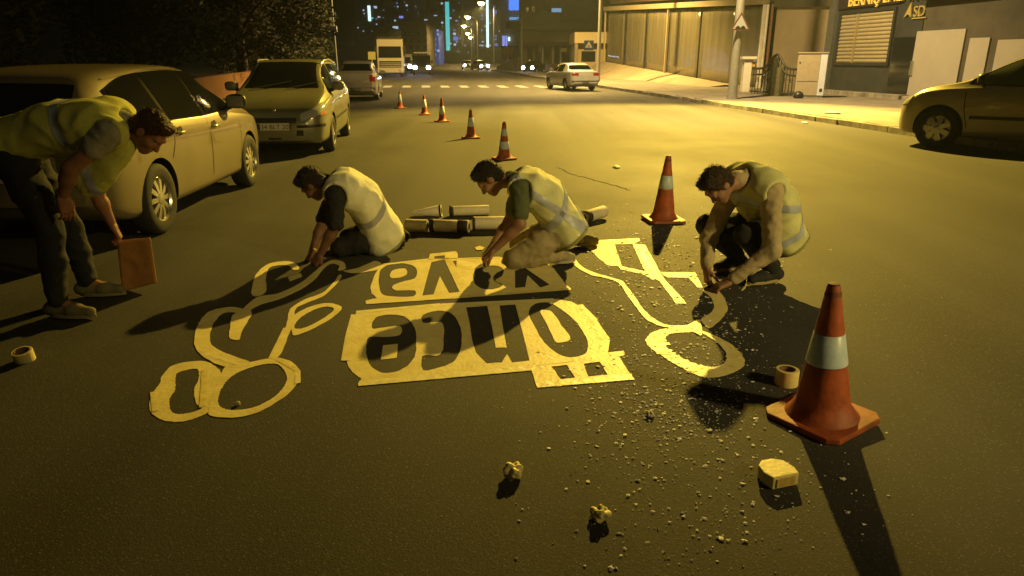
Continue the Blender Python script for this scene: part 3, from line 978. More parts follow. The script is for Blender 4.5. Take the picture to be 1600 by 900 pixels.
# ---- word nearest the camera
w1 = empty("tape_stencil", (.0, 3.9, 0))
tag(w1, "yellow masking tape stencil of the word önce, upside down, nearest the camera", "tape stencil", "tape stencils on the road")
e_hole = [(204, 512), (214, 465), (250, 445), (310, 440), (370, 450), (410, 480), (432, 530), (435, 600), (425, 660), (395, 700), (350, 730), (290, 745), (240, 738), (200, 710), (178, 660), (175, 600), (190, 556), (260, 556), (350, 545), (350, 500), (260, 508)]
c_hole = [(470, 440), (550, 420), (610, 430), (650, 470), (668, 530), (670, 590), (655, 650), (620, 690), (560, 715), (470, 730), (468, 655), (530, 655), (562, 645), (575, 600), (575, 490), (530, 480), (470, 482)]
n_hole = [(695, 400), (805, 395), (850, 612), (905, 612), (868, 392), (950, 387), (1025, 680), (935, 690), (908, 645), (880, 690), (800, 695), (745, 640), (725, 560)]
o_hole = [(1022, 415), (1050, 385), (1095, 375), (1140, 382), (1200, 420), (1260, 470), (1310, 540), (1330, 590), (1320, 640), (1270, 660), (1210, 660), (1150, 630), (1090, 570), (1050, 500), (1025, 450)]
outer = [(120, 427), (300, 411), (560, 390), (860, 376), (1150, 358), (1240, 372), (1300, 402), (1360, 455), (1400, 505), (1420, 560), (1418, 600), (1405, 645), (1395, 660), (1030, 722), (600, 758), (140, 795), (150, 775), (100, 740), (75, 700), (70, 640), (85, 560), (105, 480)]
def dens(poly, n=5):
    """straight-edged polygon, points added along the edges"""
    out = []
    for a, b_ in zip(poly, poly[1:] + poly[:1]):
        for i in range(n): out.append((a[0] + (b_[0] - a[0]) * i / n, a[1] + (b_[1] - a[1]) * i / n))
    return out
tape_piece("tape_sheet", w1, cvA, dens(outer, 3), [smooth_poly(e_hole, 3), smooth_poly(c_hole, 3), dens(n_hole, 2), smooth_poly(o_hole, 4)], sm=False)
tape_piece("letter_island", w1, cvA, [(262, 600), (340, 592), (335, 665), (252, 675)], sm=False)
tape_piece("letter_island", w1, cvA, [(1080, 425), (1110, 417), (1145, 430), (1190, 495), (1235, 555), (1230, 575), (1200, 583), (1158, 580), (1120, 500)])
tape_piece("dot_panel", w1, cvA, dens([(1030, 722), (1395, 660), (1405, 642), (1515, 630), (1520, 652), (1490, 660), (1562, 768), (1350, 795), (1190, 800), (1190, 814), (1065, 816)], 3),
           [dens([(1140, 712), (1240, 700), (1278, 768), (1185, 778)], 3), dens([(1305, 697), (1390, 687), (1432, 755), (1330, 765)], 3)], z=.0055, sm=False)
for a, b_, w_ in (((136, 800), (1068, 716), .06), ((122, 428), (560, 388), .05), ((560, 389), (1150, 362), .045), ((1060, 806), (1564, 764), .07), ((1040, 700), (1400, 655), .05),
                  ((1240, 690), (1300, 780), .06), ((1350, 470), (1418, 570), .06), ((1418, 570), (1405, 650), .055), ((1280, 390), (1360, 470), .055), ((90, 560), (120, 440), .06), ((72, 680), (92, 550), .06)):
    strip(w1, cvA, a, b_, w_)

# ---- far word
w2 = empty("tape_stencil", (.0, 4.9, 0))
tag(w2, "yellow masking tape stencil of the word yaya, upside down, under the kneeling person's hands", "tape stencil", "tape stencils on the road")
outer = [(262, 178), (380, 165), (496, 153), (720, 146), (860, 140), (1020, 150), (1090, 150), (1150, 200), (1215, 285), (1242, 305), (900, 332), (600, 356), (170, 385), (172, 366), (232, 354), (202, 330), (195, 300), (210, 250), (238, 200)]
a_hole = [(245, 215), (280, 185), (350, 172), (415, 185), (440, 215), (425, 252), (350, 272), (310, 292), (330, 314), (425, 314), (420, 345), (300, 345), (255, 330), (240, 280)]
y_hole = [(512, 166), (580, 152), (660, 322), (605, 328), (556, 240), (525, 335), (465, 342)]
a2_hole = [(735, 215), (780, 190), (850, 185), (890, 205), (880, 240), (845, 262), (885, 285), (850, 305), (790, 308), (740, 280)]
y2_hole = [(948, 210), (1000, 196), (1130, 284), (1080, 300), (1015, 235), (1002, 296), (950, 302)]
tape_piece("tape_sheet", w2, cvA, dens(outer, 3), [smooth_poly(a_hole, 3), dens(y_hole, 2), smooth_poly(a2_hole, 3), dens(y2_hole, 2), dens([(622, 160), (646, 158), (642, 205)], 2)], sm=False)
tape_piece("letter_island", w2, cvA, [(305, 216), (340, 202), (380, 202), (386, 228), (350, 246), (302, 248)])
tape_piece("letter_tail", w2, cvA, dens([(498, 150), (506, 124), (640, 110), (652, 124), (650, 146)], 2), [dens([(530, 138), (585, 131), (582, 148), (526, 152)], 2)], z=.0055, sm=False)
for a, b_, w_ in (((170, 380), (620, 350), .055), ((620, 352), (1236, 306), .05), ((262, 180), (500, 152), .045), ((650, 150), (870, 142), .04), ((600, 150), (690, 300), .05)):
    strip(w2, cvA, a, b_, w_)
tape_piece("loose_end", w2, cvA, [(740, 92), (765, 84), (790, 90), (780, 104), (750, 106)], z=.01)

# ---- right walking figure
f1 = empty("tape_figure", (1.1, 4.3, 0))
tag(f1, "yellow masking tape outline of a figure under the right crouching person's hands", "tape stencil", "tape stencils on the road")
for poly in ([(65, 95), (410, 78), (415, 90), (385, 108), (105, 117)],
             [(105, 116), (240, 100), (275, 102), (318, 232), (240, 225), (190, 185), (150, 145)],
             [(300, 226), (450, 260), (505, 300), (480, 302), (440, 277), (310, 246)],
             [(375, 108), (445, 115), (525, 265), (560, 320), (665, 432), (610, 432), (520, 310), (480, 290), (445, 265)],
             [(520, 262), (715, 265), (755, 345), (725, 345), (680, 292), (560, 290)]):
    tape_piece("tape_panel", f1, cvB, dens(poly, 3), sm=False, z=.004 + random.uniform(0, .0025))
tape_piece("tape_band", f1, cvB, [(30, 185), (45, 165), (100, 230), (170, 265), (290, 300), (330, 320), (390, 400), (440, 470), (500, 520), (560, 548), (670, 550), (735, 520), (750, 605), (700, 585), (570, 565), (500, 545), (440, 510), (400, 460), (350, 390), (300, 322), (240, 297), (150, 277), (80, 240)], z=.0068)
tape_piece("tape_band", f1, cvB, [(755, 360), (820, 350), (870, 400), (888, 460), (860, 510), (790, 565), (745, 520), (790, 490), (815, 455), (810, 420), (790, 390)], z=.005)
ringo = [(450, 620), (480, 590), (540, 570), (620, 560), (750, 580), (850, 620), (930, 670), (978, 730), (975, 770), (940, 795), (860, 825), (790, 832), (740, 825), (640, 780), (540, 720), (470, 670), (447, 640)]
ringi = [(550, 635), (570, 600), (640, 588), (740, 590), (800, 620), (860, 665), (885, 715), (870, 755), (820, 775), (760, 770), (700, 755), (620, 715), (570, 680)]
tape_piece("tape_loop", f1, cvB, ringo, [smooth_poly(ringi)], z=.0045)
for a, b_ in (((452, 640), (560, 632)), ((462, 655), (575, 650)), ((480, 675), (590, 690)), ((510, 700), (610, 705)), ((545, 722), (630, 718)), ((590, 750), (680, 745)), ((640, 778), (710, 758)), ((690, 800), (760, 770)), ((880, 715), (975, 735)), ((870, 755), (960, 780)), ((850, 640), (900, 700))):
    strip(f1, cvB, a, b_, .035, z=.0065 + random.uniform(0, .002))
for a, b_ in (((120, 112), (385, 96)), ((400, 120), (470, 250)), ((520, 290), (640, 420)), ((545, 278), (705, 275))):
    strip(f1, cvB, a, b_, .045, z=.0085)

# ---- left walking figure
f2 = empty("tape_figure", (-1.6, 3.9, 0))
tag(f2, "yellow masking tape outline of a rounded figure at the left of the words", "tape stencil", "tape stencils on the road")
tape_piece("tape_loop", f2, cvC, [(38, 760), (60, 700), (90, 660), (100, 625), (140, 580), (220, 558), (300, 555), (350, 580), (378, 610), (370, 640), (345, 690), (335, 750), (320, 790), (260, 820), (180, 840), (100, 830), (55, 800)],
           [smooth_poly([(135, 730), (160, 690), (165, 620), (200, 600), (265, 592), (270, 640), (250, 690), (260, 750), (285, 775), (240, 795), (175, 803), (140, 785)])], z=.004)
tape_piece("tape_loop", f2, cvC, [(318, 790), (340, 700), (375, 620), (405, 578), (500, 562), (600, 542), (650, 540), (710, 560), (745, 600), (740, 650), (690, 710), (600, 770), (520, 805), (430, 820), (340, 815)],
           [smooth_poly([(362, 740), (375, 690), (420, 630), (500, 590), (590, 568), (650, 575), (685, 630), (660, 690), (600, 740), (520, 775), (430, 785), (375, 770)])], z=.0055)
tape_piece("tape_band", f2, cvC, [(500, 318), (440, 302), (370, 308), (310, 330), (272, 380), (250, 450), (262, 500), (300, 540), (400, 582), (510, 576), (505, 556), (420, 526), (345, 490), (325, 455), (335, 390), (380, 335), (430, 325), (490, 336)], z=.0068)
tape_piece("tape_band", f2, cvC, [(415, 445), (420, 400), (430, 340), (500, 310), (520, 330), (500, 370), (470, 420), (460, 455)], z=.005)
tape_piece("tape_band", f2, cvC, [(520, 240), (524, 190), (550, 135), (600, 98), (680, 85), (728, 98), (742, 122), (715, 125), (690, 105), (640, 105), (600, 120), (585, 170), (590, 210), (580, 235), (545, 250)], z=.0045)
tape_piece("tape_patch", f2, cvC, [(690, 160), (750, 142), (757, 158), (700, 180)], z=.005, sm=False)
tape_piece("tape_band", f2, cvC, [(545, 255), (640, 238), (740, 193), (800, 148), (850, 105), (900, 80), (950, 90), (960, 120), (925, 130), (930, 108), (895, 97), (860, 118), (820, 168), (750, 218), (650, 264), (560, 290), (490, 330), (480, 310)], z=.006)
tape_piece("tape_band", f2, cvC, [(690, 360), (700, 310), (770, 265), (850, 235), (900, 190), (930, 150), (940, 160), (905, 205), (855, 250), (780, 280), (725, 310), (718, 365), (690, 440), (655, 525), (600, 552), (610, 520), (640, 480), (668, 420)], z=.0048)
tape_piece("tape_loop", f2, cvC, [(712, 348), (780, 305), (850, 285), (900, 285), (940, 300), (925, 330), (860, 375), (780, 415), (720, 434), (708, 415)],
           [smooth_poly([(722, 400), (737, 362), (790, 325), (850, 302), (893, 302), (903, 318), (850, 358), (770, 398)])], z=.0062)
tape_piece("tape_patch", f2, cvC, [(950, 132), (1010, 120), (1060, 100), (1100, 85), (1130, 100), (1125, 120), (1080, 132), (1000, 142)], z=.006)
for a, b_ in (((640, 545), (735, 600)), ((735, 600), (735, 660)), ((60, 700), (70, 790)), ((300, 600), (290, 770)), ((610, 545), (680, 400)), ((275, 380), (400, 315)), ((300, 520), (450, 570))):
    strip(f2, cvC, a, b_, .03, z=.0085)

# ================================================================ white flakes scattered over the asphalt
rf = random.Random(11)
vs = []; fs = []
def flake(x, y, s, tall=.5):
    k = rf.randrange(4, 7); i0 = len(vs); a0 = rf.uniform(0, 6.28); el = rf.uniform(.45, 1.0)
    for j in range(k):
        a = a0 + 6.283 * j / k; r_ = s * rf.uniform(.6, 1.1)
        vs.append((x + math.cos(a) * r_, y + math.sin(a) * r_ * el, .0015 + s * rf.uniform(.0, tall)))
    vs.append((x, y, .003 + s * rf.uniform(.3, .9) * tall))
    for j in range(k): fs.append((i0 + j, i0 + (j + 1) % k, i0 + k))
blobs = [(1050, 390, 70, 28, 330), (1040, 440, 80, 40, 420), (1010, 500, 80, 50, 380), (1040, 600, 70, 50, 420), (1080, 640, 60, 40, 260), (1100, 720, 110, 60, 260), (1080, 820, 130, 60, 200), (1010, 420, 60, 40, 240), (1080, 540, 60, 40, 240), (970, 640, 60, 60, 160), (1150, 400, 40, 25, 120), (940, 560, 60, 60, 120)]
for cx, cy, sx, sy, n in blobs:
    for _ in range(int(n * 1.7)):
        px, py = rf.gauss(cx, sx), rf.gauss(cy, sy)
        if not (300 < py < 930): continue
        x, y = G(px, py)
        flake(x, y, min(.013, .0030 * math.exp(rf.gauss(.2, .6))) * max(1, y / 3.4))
for _ in range(260):
    x, y = G(rf.uniform(500, 1500), rf.uniform(380, 895)); flake(x, y, rf.uniform(.0012, .003))
o = MB().add(vs, fs).build("paint_flakes", mat("white_flake", (.85, .83, .80), .6, var=.3, vscale=40), recalc=False)
tag(o, "small white flakes and grit scattered across the asphalt", None, kind="stuff")

# ================================================================ traffic cones
def cone_prof(h_, r0, r1): return lambda z: r0 + (r1 - r0) * (z / h_)


def cone(p, label, bands, H=.62, lean=0, rz=0.0, base=.185, tilt=(0, 0), body=None, r0=.128, tipdark=True):
    t = empty("traffic_cone", p, rz); tag(t, label, "traffic cone", "traffic cones on the road")
    t.rotation_euler = (tilt[0], tilt[1], rz)
    bm_ = body or M["orange"]
    rr = cone_prof(H, r0, .026)
    # moulded square foot with clipped corners, slightly uneven
    m = MB(); c_ = base * .22
    poly = [(-base, -base + c_), (-base + c_, -base), (base - c_, -base), (base, -base + c_), (base, base - c_), (base - c_, base), (-base + c_, base), (-base, base - c_)]
    m.prism(poly, 0.006, .034)
    m.build("foot", bm_, t, bevel=.006)
    m = MB()
    prof = [(r0 + .028, .034), (r0 + .012, .05), (r0, .07)] + [(rr(z), z) for z in np.linspace(.09, H - .01, 14)] + [(.020, H), (.0, H)]
    m.lathe(prof, 32)
    m.build("body", bm_, t, smooth=50)
    for z0, z1 in bands:
        MB().lathe([(rr(z0) + .0005, z0), (rr(z0) + .003, z0 + .002), (rr(z1) + .003, z1 - .002), (rr(z1) + .0005, z1)], 32).build("white_band", M["reflect"], t, smooth=60)
    if tipdark:
        MB().lathe([(rr(H - .05) + .002, H - .05), (.0225, H + .002), (0, H + .004)], 24).build("tip", mat("scuffed_tip", (.16, .05, .03), .7, var=.3), t, smooth=50)
    return t


def gp3(px, py): x, y = G(px, py); return (x, y, 0)
dkc = mat("cone_dark_orange", (.30, .055, .02), .55, var=.25, vscale=9)
cone(gp3(1283, 655), "large orange cone with one wide white band nearest the camera", [(.285, .425)], H=.645, rz=R(33), base=.188, r0=.13, tilt=(R(-1.5), R(-2.5)))
cone(gp3(1036, 345), "orange cone with one white band beside the right crouching person", [(.33, .46)], H=.65, rz=R(8), r0=.12, tilt=(0, R(1)))
cone(gp3(788, 249), "orange cone with two white bands behind the middle kneeling person", [(.17, .29), (.38, .49)], H=.60, rz=R(25), r0=.11, base=.17)
cone(gp3(736, 216), "cone with pale band, second in the line behind the middle person", [(.24, .42)], H=.58, rz=R(15), body=dkc, r0=.105, base=.17)
cone(gp3(691, 190.5), "cone with pale band, third in the receding line", [(.20, .40)], H=.60, rz=R(30), body=dkc, r0=.10, base=.17)
cone(gp3(663.5, 179.5), "cone with pale band, fourth in the receding line", [(.22, .44)], H=.56, rz=R(10), body=dkc, r0=.10, base=.17)
cone(gp3(625.5, 169.5), "cone with pale band, farthest in the receding line", [(.22, .46)], H=.55, rz=R(40), r0=.10, base=.17)


# ================================================================ tape rolls, scraps
def tape_roll(p, label, r=.055, h_=.075, inner=.038, rot=(0, 0, 0), solidtop=False):
    t = empty("tape_roll", p); t.rotation_euler = rot
    tag(t, label, "tape roll", "rolls of masking tape")
    MB().lathe([(inner, 0), (r - .002, 0), (r, .002), (r, h_ - .002), (r - .002, h_), (inner, h_), (inner, 0)], 32).build("winding", M["tape"], t, smooth=35)
    cm = mat("card_core", (.22, .12, .06), .85)
    MB().lathe([(inner - .004, .001), (inner + .001, .001), (inner + .001, h_ + .001), (inner - .004, h_ + .001), (inner - .004, .001)], 32).build("core", cm, t, smooth=35)
    return t


tape_roll(gp3(1228, 600), "roll of yellow tape standing beside the nearest cone", .056, .082)
tape_roll(gp3(40, 563), "roll of yellow tape on the dark road at the left edge", .050, .062, rot=(R(12), 0, 0))
# half-moon offcut of tape roll
x, y = G(1214, 752)
t = empty("tape_block", (x, y, 0), R(20)); tag(t, "chunky yellow block of tape lying by the nearest cone's shadow", "tape block")
poly = [(-.06, -.045), (.055, -.05), (.068, -.01), (.062, .045), (.03, .072), (-.02, .075), (-.055, .05), (-.068, .0)]
MB().prism(poly, .003, .055).build("block", M["tape"], t, bevel=.006)
MB().box(-.045, .04, -.0505, -.047, .012, .046).build("cut_face", mat("tape_layers", (.62, .44, .12), .7, var=.3, vscale=60), t)
for px, py, r_, lb in ((803, 745, .034, "crumpled ball of yellow tape in the middle foreground"), (937, 811, .030, "crumpled ball of yellow tape nearest the bottom edge"),
                       (1015, 650, .017, "small pale tape scrap amid the white flakes"), (372, 633, .011, "bit of tape between the left figure's loops")):
    bm_ = bmesh.new(); bmesh.ops.create_icosphere(bm_, subdivisions=4, radius=r_)
    for v in bm_.verts:
        n_ = v.co.normalized()
        k = 1 + .5 * noise.noise(n_ * 1.7 + Vector((px, 0, 0))) - .12 * abs(noise.noise(n_ * 3.5 + Vector((0, py, 0))))
        v.co = Vector((v.co.x * k * 1.15, v.co.y * k, v.co.z * k * .9))
    zmin = min(v.co.z for v in bm_.verts)
    me = bpy.data.meshes.new("tape_ball"); bm_.to_mesh(me); bm_.free(); me.shade_smooth()
    me.materials.append(M["tape"] if r_ > .02 else mat("pale_tape", (.6, .55, .4), .7))
    x, y = G(px, py)
    tag(link("tape_ball", me, None, None, (x, y, -zmin * .72)), lb, "tape scrap")

# ---- rolled paper templates lying behind the kneeling people
paper = mat("template_paper", (.74, .68, .54), .75, var=.12, vscale=5, bump=.2, bscale=15)
paperd = mat("strap_and_end_shade", (.035, .022, .016), .7)
def paper_roll(pa, pb, r_, label, straps=(), flare=1.0):
    A = Vector(pa); B = Vector(pb); d = B - A
    t = empty("paper_roll", A); tag(t, label, "paper roll", "rolled paper templates")
    q = d.to_track_quat('Z', 'Y').to_matrix().to_4x4()
    L_ = d.length
    ra, rb = r_, r_ * flare
    def rad(s): return ra + (rb - ra) * s
    m = MB().lathe([(ra * .55, .002), (ra * .97, 0), (ra, .004), (rb, L_ - .004), (rb * .97, L_), (rb * .55, L_ - .002), (ra * .5, L_ * .5), (ra * .55, .002)], 22, q)
    m.build("tube", paper, t, smooth=50)
    for s0, s1 in straps:
        MB().lathe([(rad(s0) + .0005, L_ * s0), (rad(s0) + .004, L_ * s0 + .003), (rad(s1) + .004, L_ * s1 - .003), (rad(s1) + .0005, L_ * s1)], 22, q).build("strap", paperd, t, smooth=50)
    for s, zz in ((ra, -.002), (rb, L_ + .002)):
        MB().lathe([(0, zz), (s * .56, zz)], 18, q).build("end_shade", paperd, t)  # dark discs painted in for the shade inside the roll ends
    return t
def gz(px, py, z): p = unproject(px, py, None, z); return p
paper_roll(gz(634, 352, .062), gz(668, 353, .062), .060, "short rolled paper touching the left kneeling person's hip")
paper_roll(gz(672, 352, .06), gz(733, 354, .06), .058, "rolled paper with dark straps in the front row", [(.0, .12), (.72, .98)])
paper_roll(gz(738, 349, .066), gz(800, 348, .066), .064, "pale rolled paper ending behind the middle kneeling person", [(0, .07)])
paper_roll(gz(646, 333, .03), gz(690, 329, .06), .022, "cone shaped rolled paper in the back row", [(.93, 1.0)], flare=2.9)
paper_roll(gz(702, 330, .055), gz(764, 328, .055), .052, "rolled paper in the back row behind the strapped one", [(0, .1)])
paper_roll(gz(912, 340, .06), gz(944, 330, .075), .06, "rolled paper sticking out behind the middle kneeling person's hip", [(0, .25)])
# ================================================================ cars
def interp(keys, x):
    """smooth monotone-ish interpolation through (x,value) keys"""
    if x <= keys[0][0]: return keys[0][1]
    if x >= keys[-1][0]: return keys[-1][1]
    for i in range(len(keys) - 1):
        x0, v0 = keys[i]; x1, v1 = keys[i + 1]
        if x0 <= x <= x1:
            t = (x - x0) / (x1 - x0)
            vm = keys[i - 1] if i > 0 else (2 * x0 - x1, v0)
            vp = keys[i + 2] if i + 2 < len(keys) else (2 * x1 - x0, v1)
            m0 = (v1 - vm[1]) / (x1 - vm[0]) * (x1 - x0)
            m1 = (vp[1] - v0) / (vp[0] - x0) * (x1 - x0)
            s = v1 - v0
            if s == 0: m0 = m1 = 0
            else:
                m0 = max(0, min(3, m0 / s)) * s; m1 = max(0, min(3, m1 / s)) * s
            return v0 * (2 * t**3 - 3 * t * t + 1) + m0 * (t**3 - 2 * t * t + t) + v1 * (-2 * t**3 + 3 * t * t) + m1 * (t**3 - t * t)


def arc_line(pts, n):
    """Catmull-Rom through pts with n steps per span"""
    out = []
    m = len(pts)
    for i in range(m - 1):
        p0 = Vector(pts[max(i - 1, 0)]); p1 = Vector(pts[i]); p2 = Vector(pts[i + 1]); p3 = Vector(pts[min(i + 2, m - 1)])
        for j in range(n):
            t = j / n
            out.append(.5 * ((2 * p1) + (-p0 + p2) * t + (2 * p0 - 5 * p1 + 4 * p2 - p3) * t * t + (-p0 + 3 * p1 - 3 * p2 + p3) * t**3))
    out.append(Vector(pts[-1]))
    return out


class Car:
    """car shell lofted from cross-sections; x forward, y left, z up, ground at 0"""
    def __init__(s, spec):
        s.__dict__.update(spec)

    def section(s, x):
        w = interp(s.plan, x); zt = interp(s.top, x); zb = interp(s.bot, x)
        belt = interp(s.belt, x)
        zs = min(belt, zt - .035)
        gh = max(0, min(1, (zt - zs - .03) / .40)); gh = gh * gh * (3 - 2 * gh)
        wr = w * (.86 + (s.roofw - .86) * gh)
        hgt = zt - zs
        mid = zb + (zs - zb) * .52
        return [(0, zb), (.80 * w, zb), (.94 * w, zb + min(.035, .1 * (zs - zb))), (.975 * w, zb + min(.12, .26 * (zs - zb))), (w, mid), (.992 * w, zs - min(.12, .22 * (zs - zb))), (.958 * w, zs - .012),
                (.935 * w + (wr - .935 * w) * .10, zs + hgt * .14), (wr + (w * .93 - wr) * .38, zs + hgt * .58), (wr, zs + hgt * .86), (wr - .09 * w, zs + hgt * .965), (.5 * wr, zt - .004), (0, zt)]

    def prof(s, x): return arc_line(s.section(x), s.res)

    def side_y(s, x, z):
        P = s.prof(x)
        lo = len(P) // 4
        for a, b_ in zip(P[lo:-1], P[lo + 1:]):
            if a.y <= z <= b_.y and b_.y > a.y:
                return a.x + (b_.x - a.x) * (z - a.y) / (b_.y - a.y)
        return P[-3].x

    def top_z(s, x, y):
        P = s.prof(x)[::-1]
        for a, b_ in zip(P[:-1], P[1:]):
            if a.x <= y <= b_.x and b_.x > a.x: return a.y + (b_.y - a.y) * (y - a.x) / (b_.x - a.x)
        return P[0].y

    def shell(s, name, mt_, parent):
        x0, x1 = s.plan[0][0], s.plan[-1][0]
        n = s.nst
        xs = [x0 + (x1 - x0) * (.5 - .5 * math.cos(math.pi * i / n)) for i in range(n + 1)]
        rows = []
        for x in xs:
            P = s.prof(x)
            rows.append([(x, -p.x, p.y) for p in P[::-1]] + [(x, p.x, p.y) for p in P[1:]])
        m = MB(); m.grid(rows)
        b_ = len(rows[0])
        k0 = 0; k1 = (len(rows) - 1) * b_
        for base, row in ((k0, rows[0]), (k1, rows[-1])):   # close bumpers
            c = len(m.v); zmid = (max(p[2] for p in row) + min(p[2] for p in row)) / 2
            m.v.append((row[0][0] + (-.03 if base == 0 else .03), 0, zmid))
            for j in range(b_ - 1): m.f.append((base + j, base + j + 1, c))
        me = m.mesh(name, smooth=None)
        bm_ = bmesh.new(); bm_.from_mesh(me); bmesh.ops.remove_doubles(bm_, verts=bm_.verts, dist=.0005)
        bmesh.ops.recalc_face_normals(bm_, faces=bm_.faces)
        if bm_.calc_volume(signed=True) < 0: bmesh.ops.reverse_faces(bm_, faces=bm_.faces)
        bm_.to_mesh(me); bm_.free()
        o = link(name, me, mt_, parent)
        # wheel openings
        cut = MB()
        for ax in (s.axf, s.axr):
            for sg in (-1, 1):
                r_ = s.wr + .045
                n2 = 40
                ys = (sg * (s.hw - .27), sg * (s.hw + .3))
                cut.add([(ax + r_ * math.cos(2 * math.pi * k / n2), yy, s.wr + .005 + r_ * math.sin(2 * math.pi * k / n2)) for yy in ys for k in range(n2)],
                        [(k, (k + 1) % n2, n2 + (k + 1) % n2, n2 + k) for k in range(n2)] + [tuple(range(n2))[::-1], tuple(range(n2, 2 * n2))])
        co = cut.build("cutter", M["black"])
        md = o.modifiers.new("b", 'BOOLEAN'); md.operation = 'DIFFERENCE'; md.object = co; md.solver = 'EXACT'
        md.material_mode = 'TRANSFER'
        dg = bpy.context.evaluated_depsgraph_get()
        dg.update()
        pm = o.parent; o.parent = None; dg.update()
        nm = bpy.data.meshes.new_from_object(o.evaluated_get(bpy.context.evaluated_depsgraph_get()))
        o.modifiers.clear(); o.data = nm; o.parent = pm
        bpy.data.objects.remove(co)
        nm.shade_smooth(); nm.set_sharp_from_angle(angle=R(38))
        return o

    # patches that follow the shell
    def side_patch(s, name, poly_top, poly_bot, mt_, parent, sg, off=.004, nx=14, nz=5):
        """poly_top/bot: matching (x,z) polylines from front to rear"""
        T = arc_line(poly_top, 4) if len(poly_top) > 2 else [Vector(poly_top[0]).lerp(Vector(poly_top[1]), i / nx) for i in range(nx + 1)]
        k = len(T)
        def at_(pl, t):
            ds = [0]
            for a, b_ in zip(pl[:-1], pl[1:]): ds.append(ds[-1] + (Vector(b_) - Vector(a)).length)
            L_ = ds[-1] * t
            for i in range(len(pl) - 1):
                if ds[i + 1] >= L_ - 1e-9:
                    u = (L_ - ds[i]) / max(1e-9, ds[i + 1] - ds[i]); return Vector(pl[i]).lerp(Vector(pl[i + 1]), u)
            return Vector(pl[-1])
        T = [tuple(p) for p in T]
        g = []
        for i in range(nx + 1):
            a = at_(T, i / nx); c_ = at_(poly_bot, i / nx)
            row = []
            for j in range(nz + 1):
                p = c_.lerp(a, j / nz)
                row.append((p.x, sg * (s.side_y(p.x, p.y) + off), p.y))
            g.append(row)
        return MB().grid(g).build(name, mt_, parent, smooth=50)

    def top_patch(s, name, xa, xb, ya, yb, mt_, parent, off=.004, nx=10, ny=12, inset=.0):
        """patch on the top between x=xa (half width ya) and x=xb (half width yb)"""
        g = []
        for i in range(nx + 1):
            t = i / nx; x = xa + (xb - xa) * t; hw = ya + (yb - ya) * t
            row = []
            for j in range(ny + 1):
                y = -hw + 2 * hw * j / ny
                # normals lean with the slope, so lift along it
                sl = (s.top_z(x + .02, abs(y)) - s.top_z(x - .02, abs(y))) / .04
                n_ = Vector((-sl, 0, 1)).normalized() * off
                row.append((x + n_.x, y, s.top_z(x, abs(y)) + n_.z))
            g.append(row)
        return MB().grid(g).build(name, mt_, parent, smooth=50)


def wheel(parent, x, y, r_, w_, style=0, sg=1):
    t = MB()
    hw = w_ / 2
    t.lathe([(r_ * .64, -hw + .01), (r_ * .80, -hw), (r_ * .95, -hw + .012), (r_, -hw + .035), (r_, hw - .035), (r_ * .95, hw - .012), (r_ * .80, hw), (r_ * .64, hw - .01), (r_ * .62, 0), (r_ * .64, -hw + .01)], 36, axis='y')
    o = t.build("wheel", M["rubber"], parent, smooth=45, loc=(x, y, r_))
    m = MB()
    rr = r_ * .66; yo = sg * (hw - .018)
    m.lathe([(rr * .99, yo - sg * .10), (rr, yo), (rr * .96, yo + sg * .006), (rr * .90, yo - sg * .012), (rr * .90, yo - sg * .09), (0, yo - sg * .1)], 36, axis='y')
    n = (10, 5, 7)[style]
    for k in range(n):
        a = 2 * math.pi * k / n
        Mx = Matrix.Rotation(a, 4, 'Y')
        wdt = (.021, .055, .036)[style] * (r_ / .31)
        vs = []
        for (rad, ww, dy) in ((.035, wdt * .8, 0), (rr * .55, wdt, -.004), (rr * .93, wdt * 1.15, -.016)):
            for q in (-ww, ww):
                for dd in (0, -.03):
                    vs.append(Mx @ Vector((rad, yo + sg * (dy + dd), q)))
        f = []
        for i in range(2):
            b0 = i * 4
            f += [(b0, b0 + 4, b0 + 6, b0 + 2), (b0 + 1, b0 + 3, b0 + 7, b0 + 5), (b0, b0 + 1, b0 + 5, b0 + 4), (b0 + 2, b0 + 6, b0 + 7, b0 + 3)]
        m.add(vs, f)
    m.lathe([(.055, yo - sg * .03), (.055, yo + sg * .002), (.03, yo + sg * .008), (0, yo + sg * .008)], 16, axis='y')
    m.build("rim", M["chrome"], o, smooth=35)
    MB().lathe([(rr * .6, yo - sg * .075), (rr * .6, yo - sg * .068), (.05, yo - sg * .068)], 24, axis='y').build("brake_disc", mat("brake_disc", (.10, .09, .08), .5, metal=.6), o)
    return o


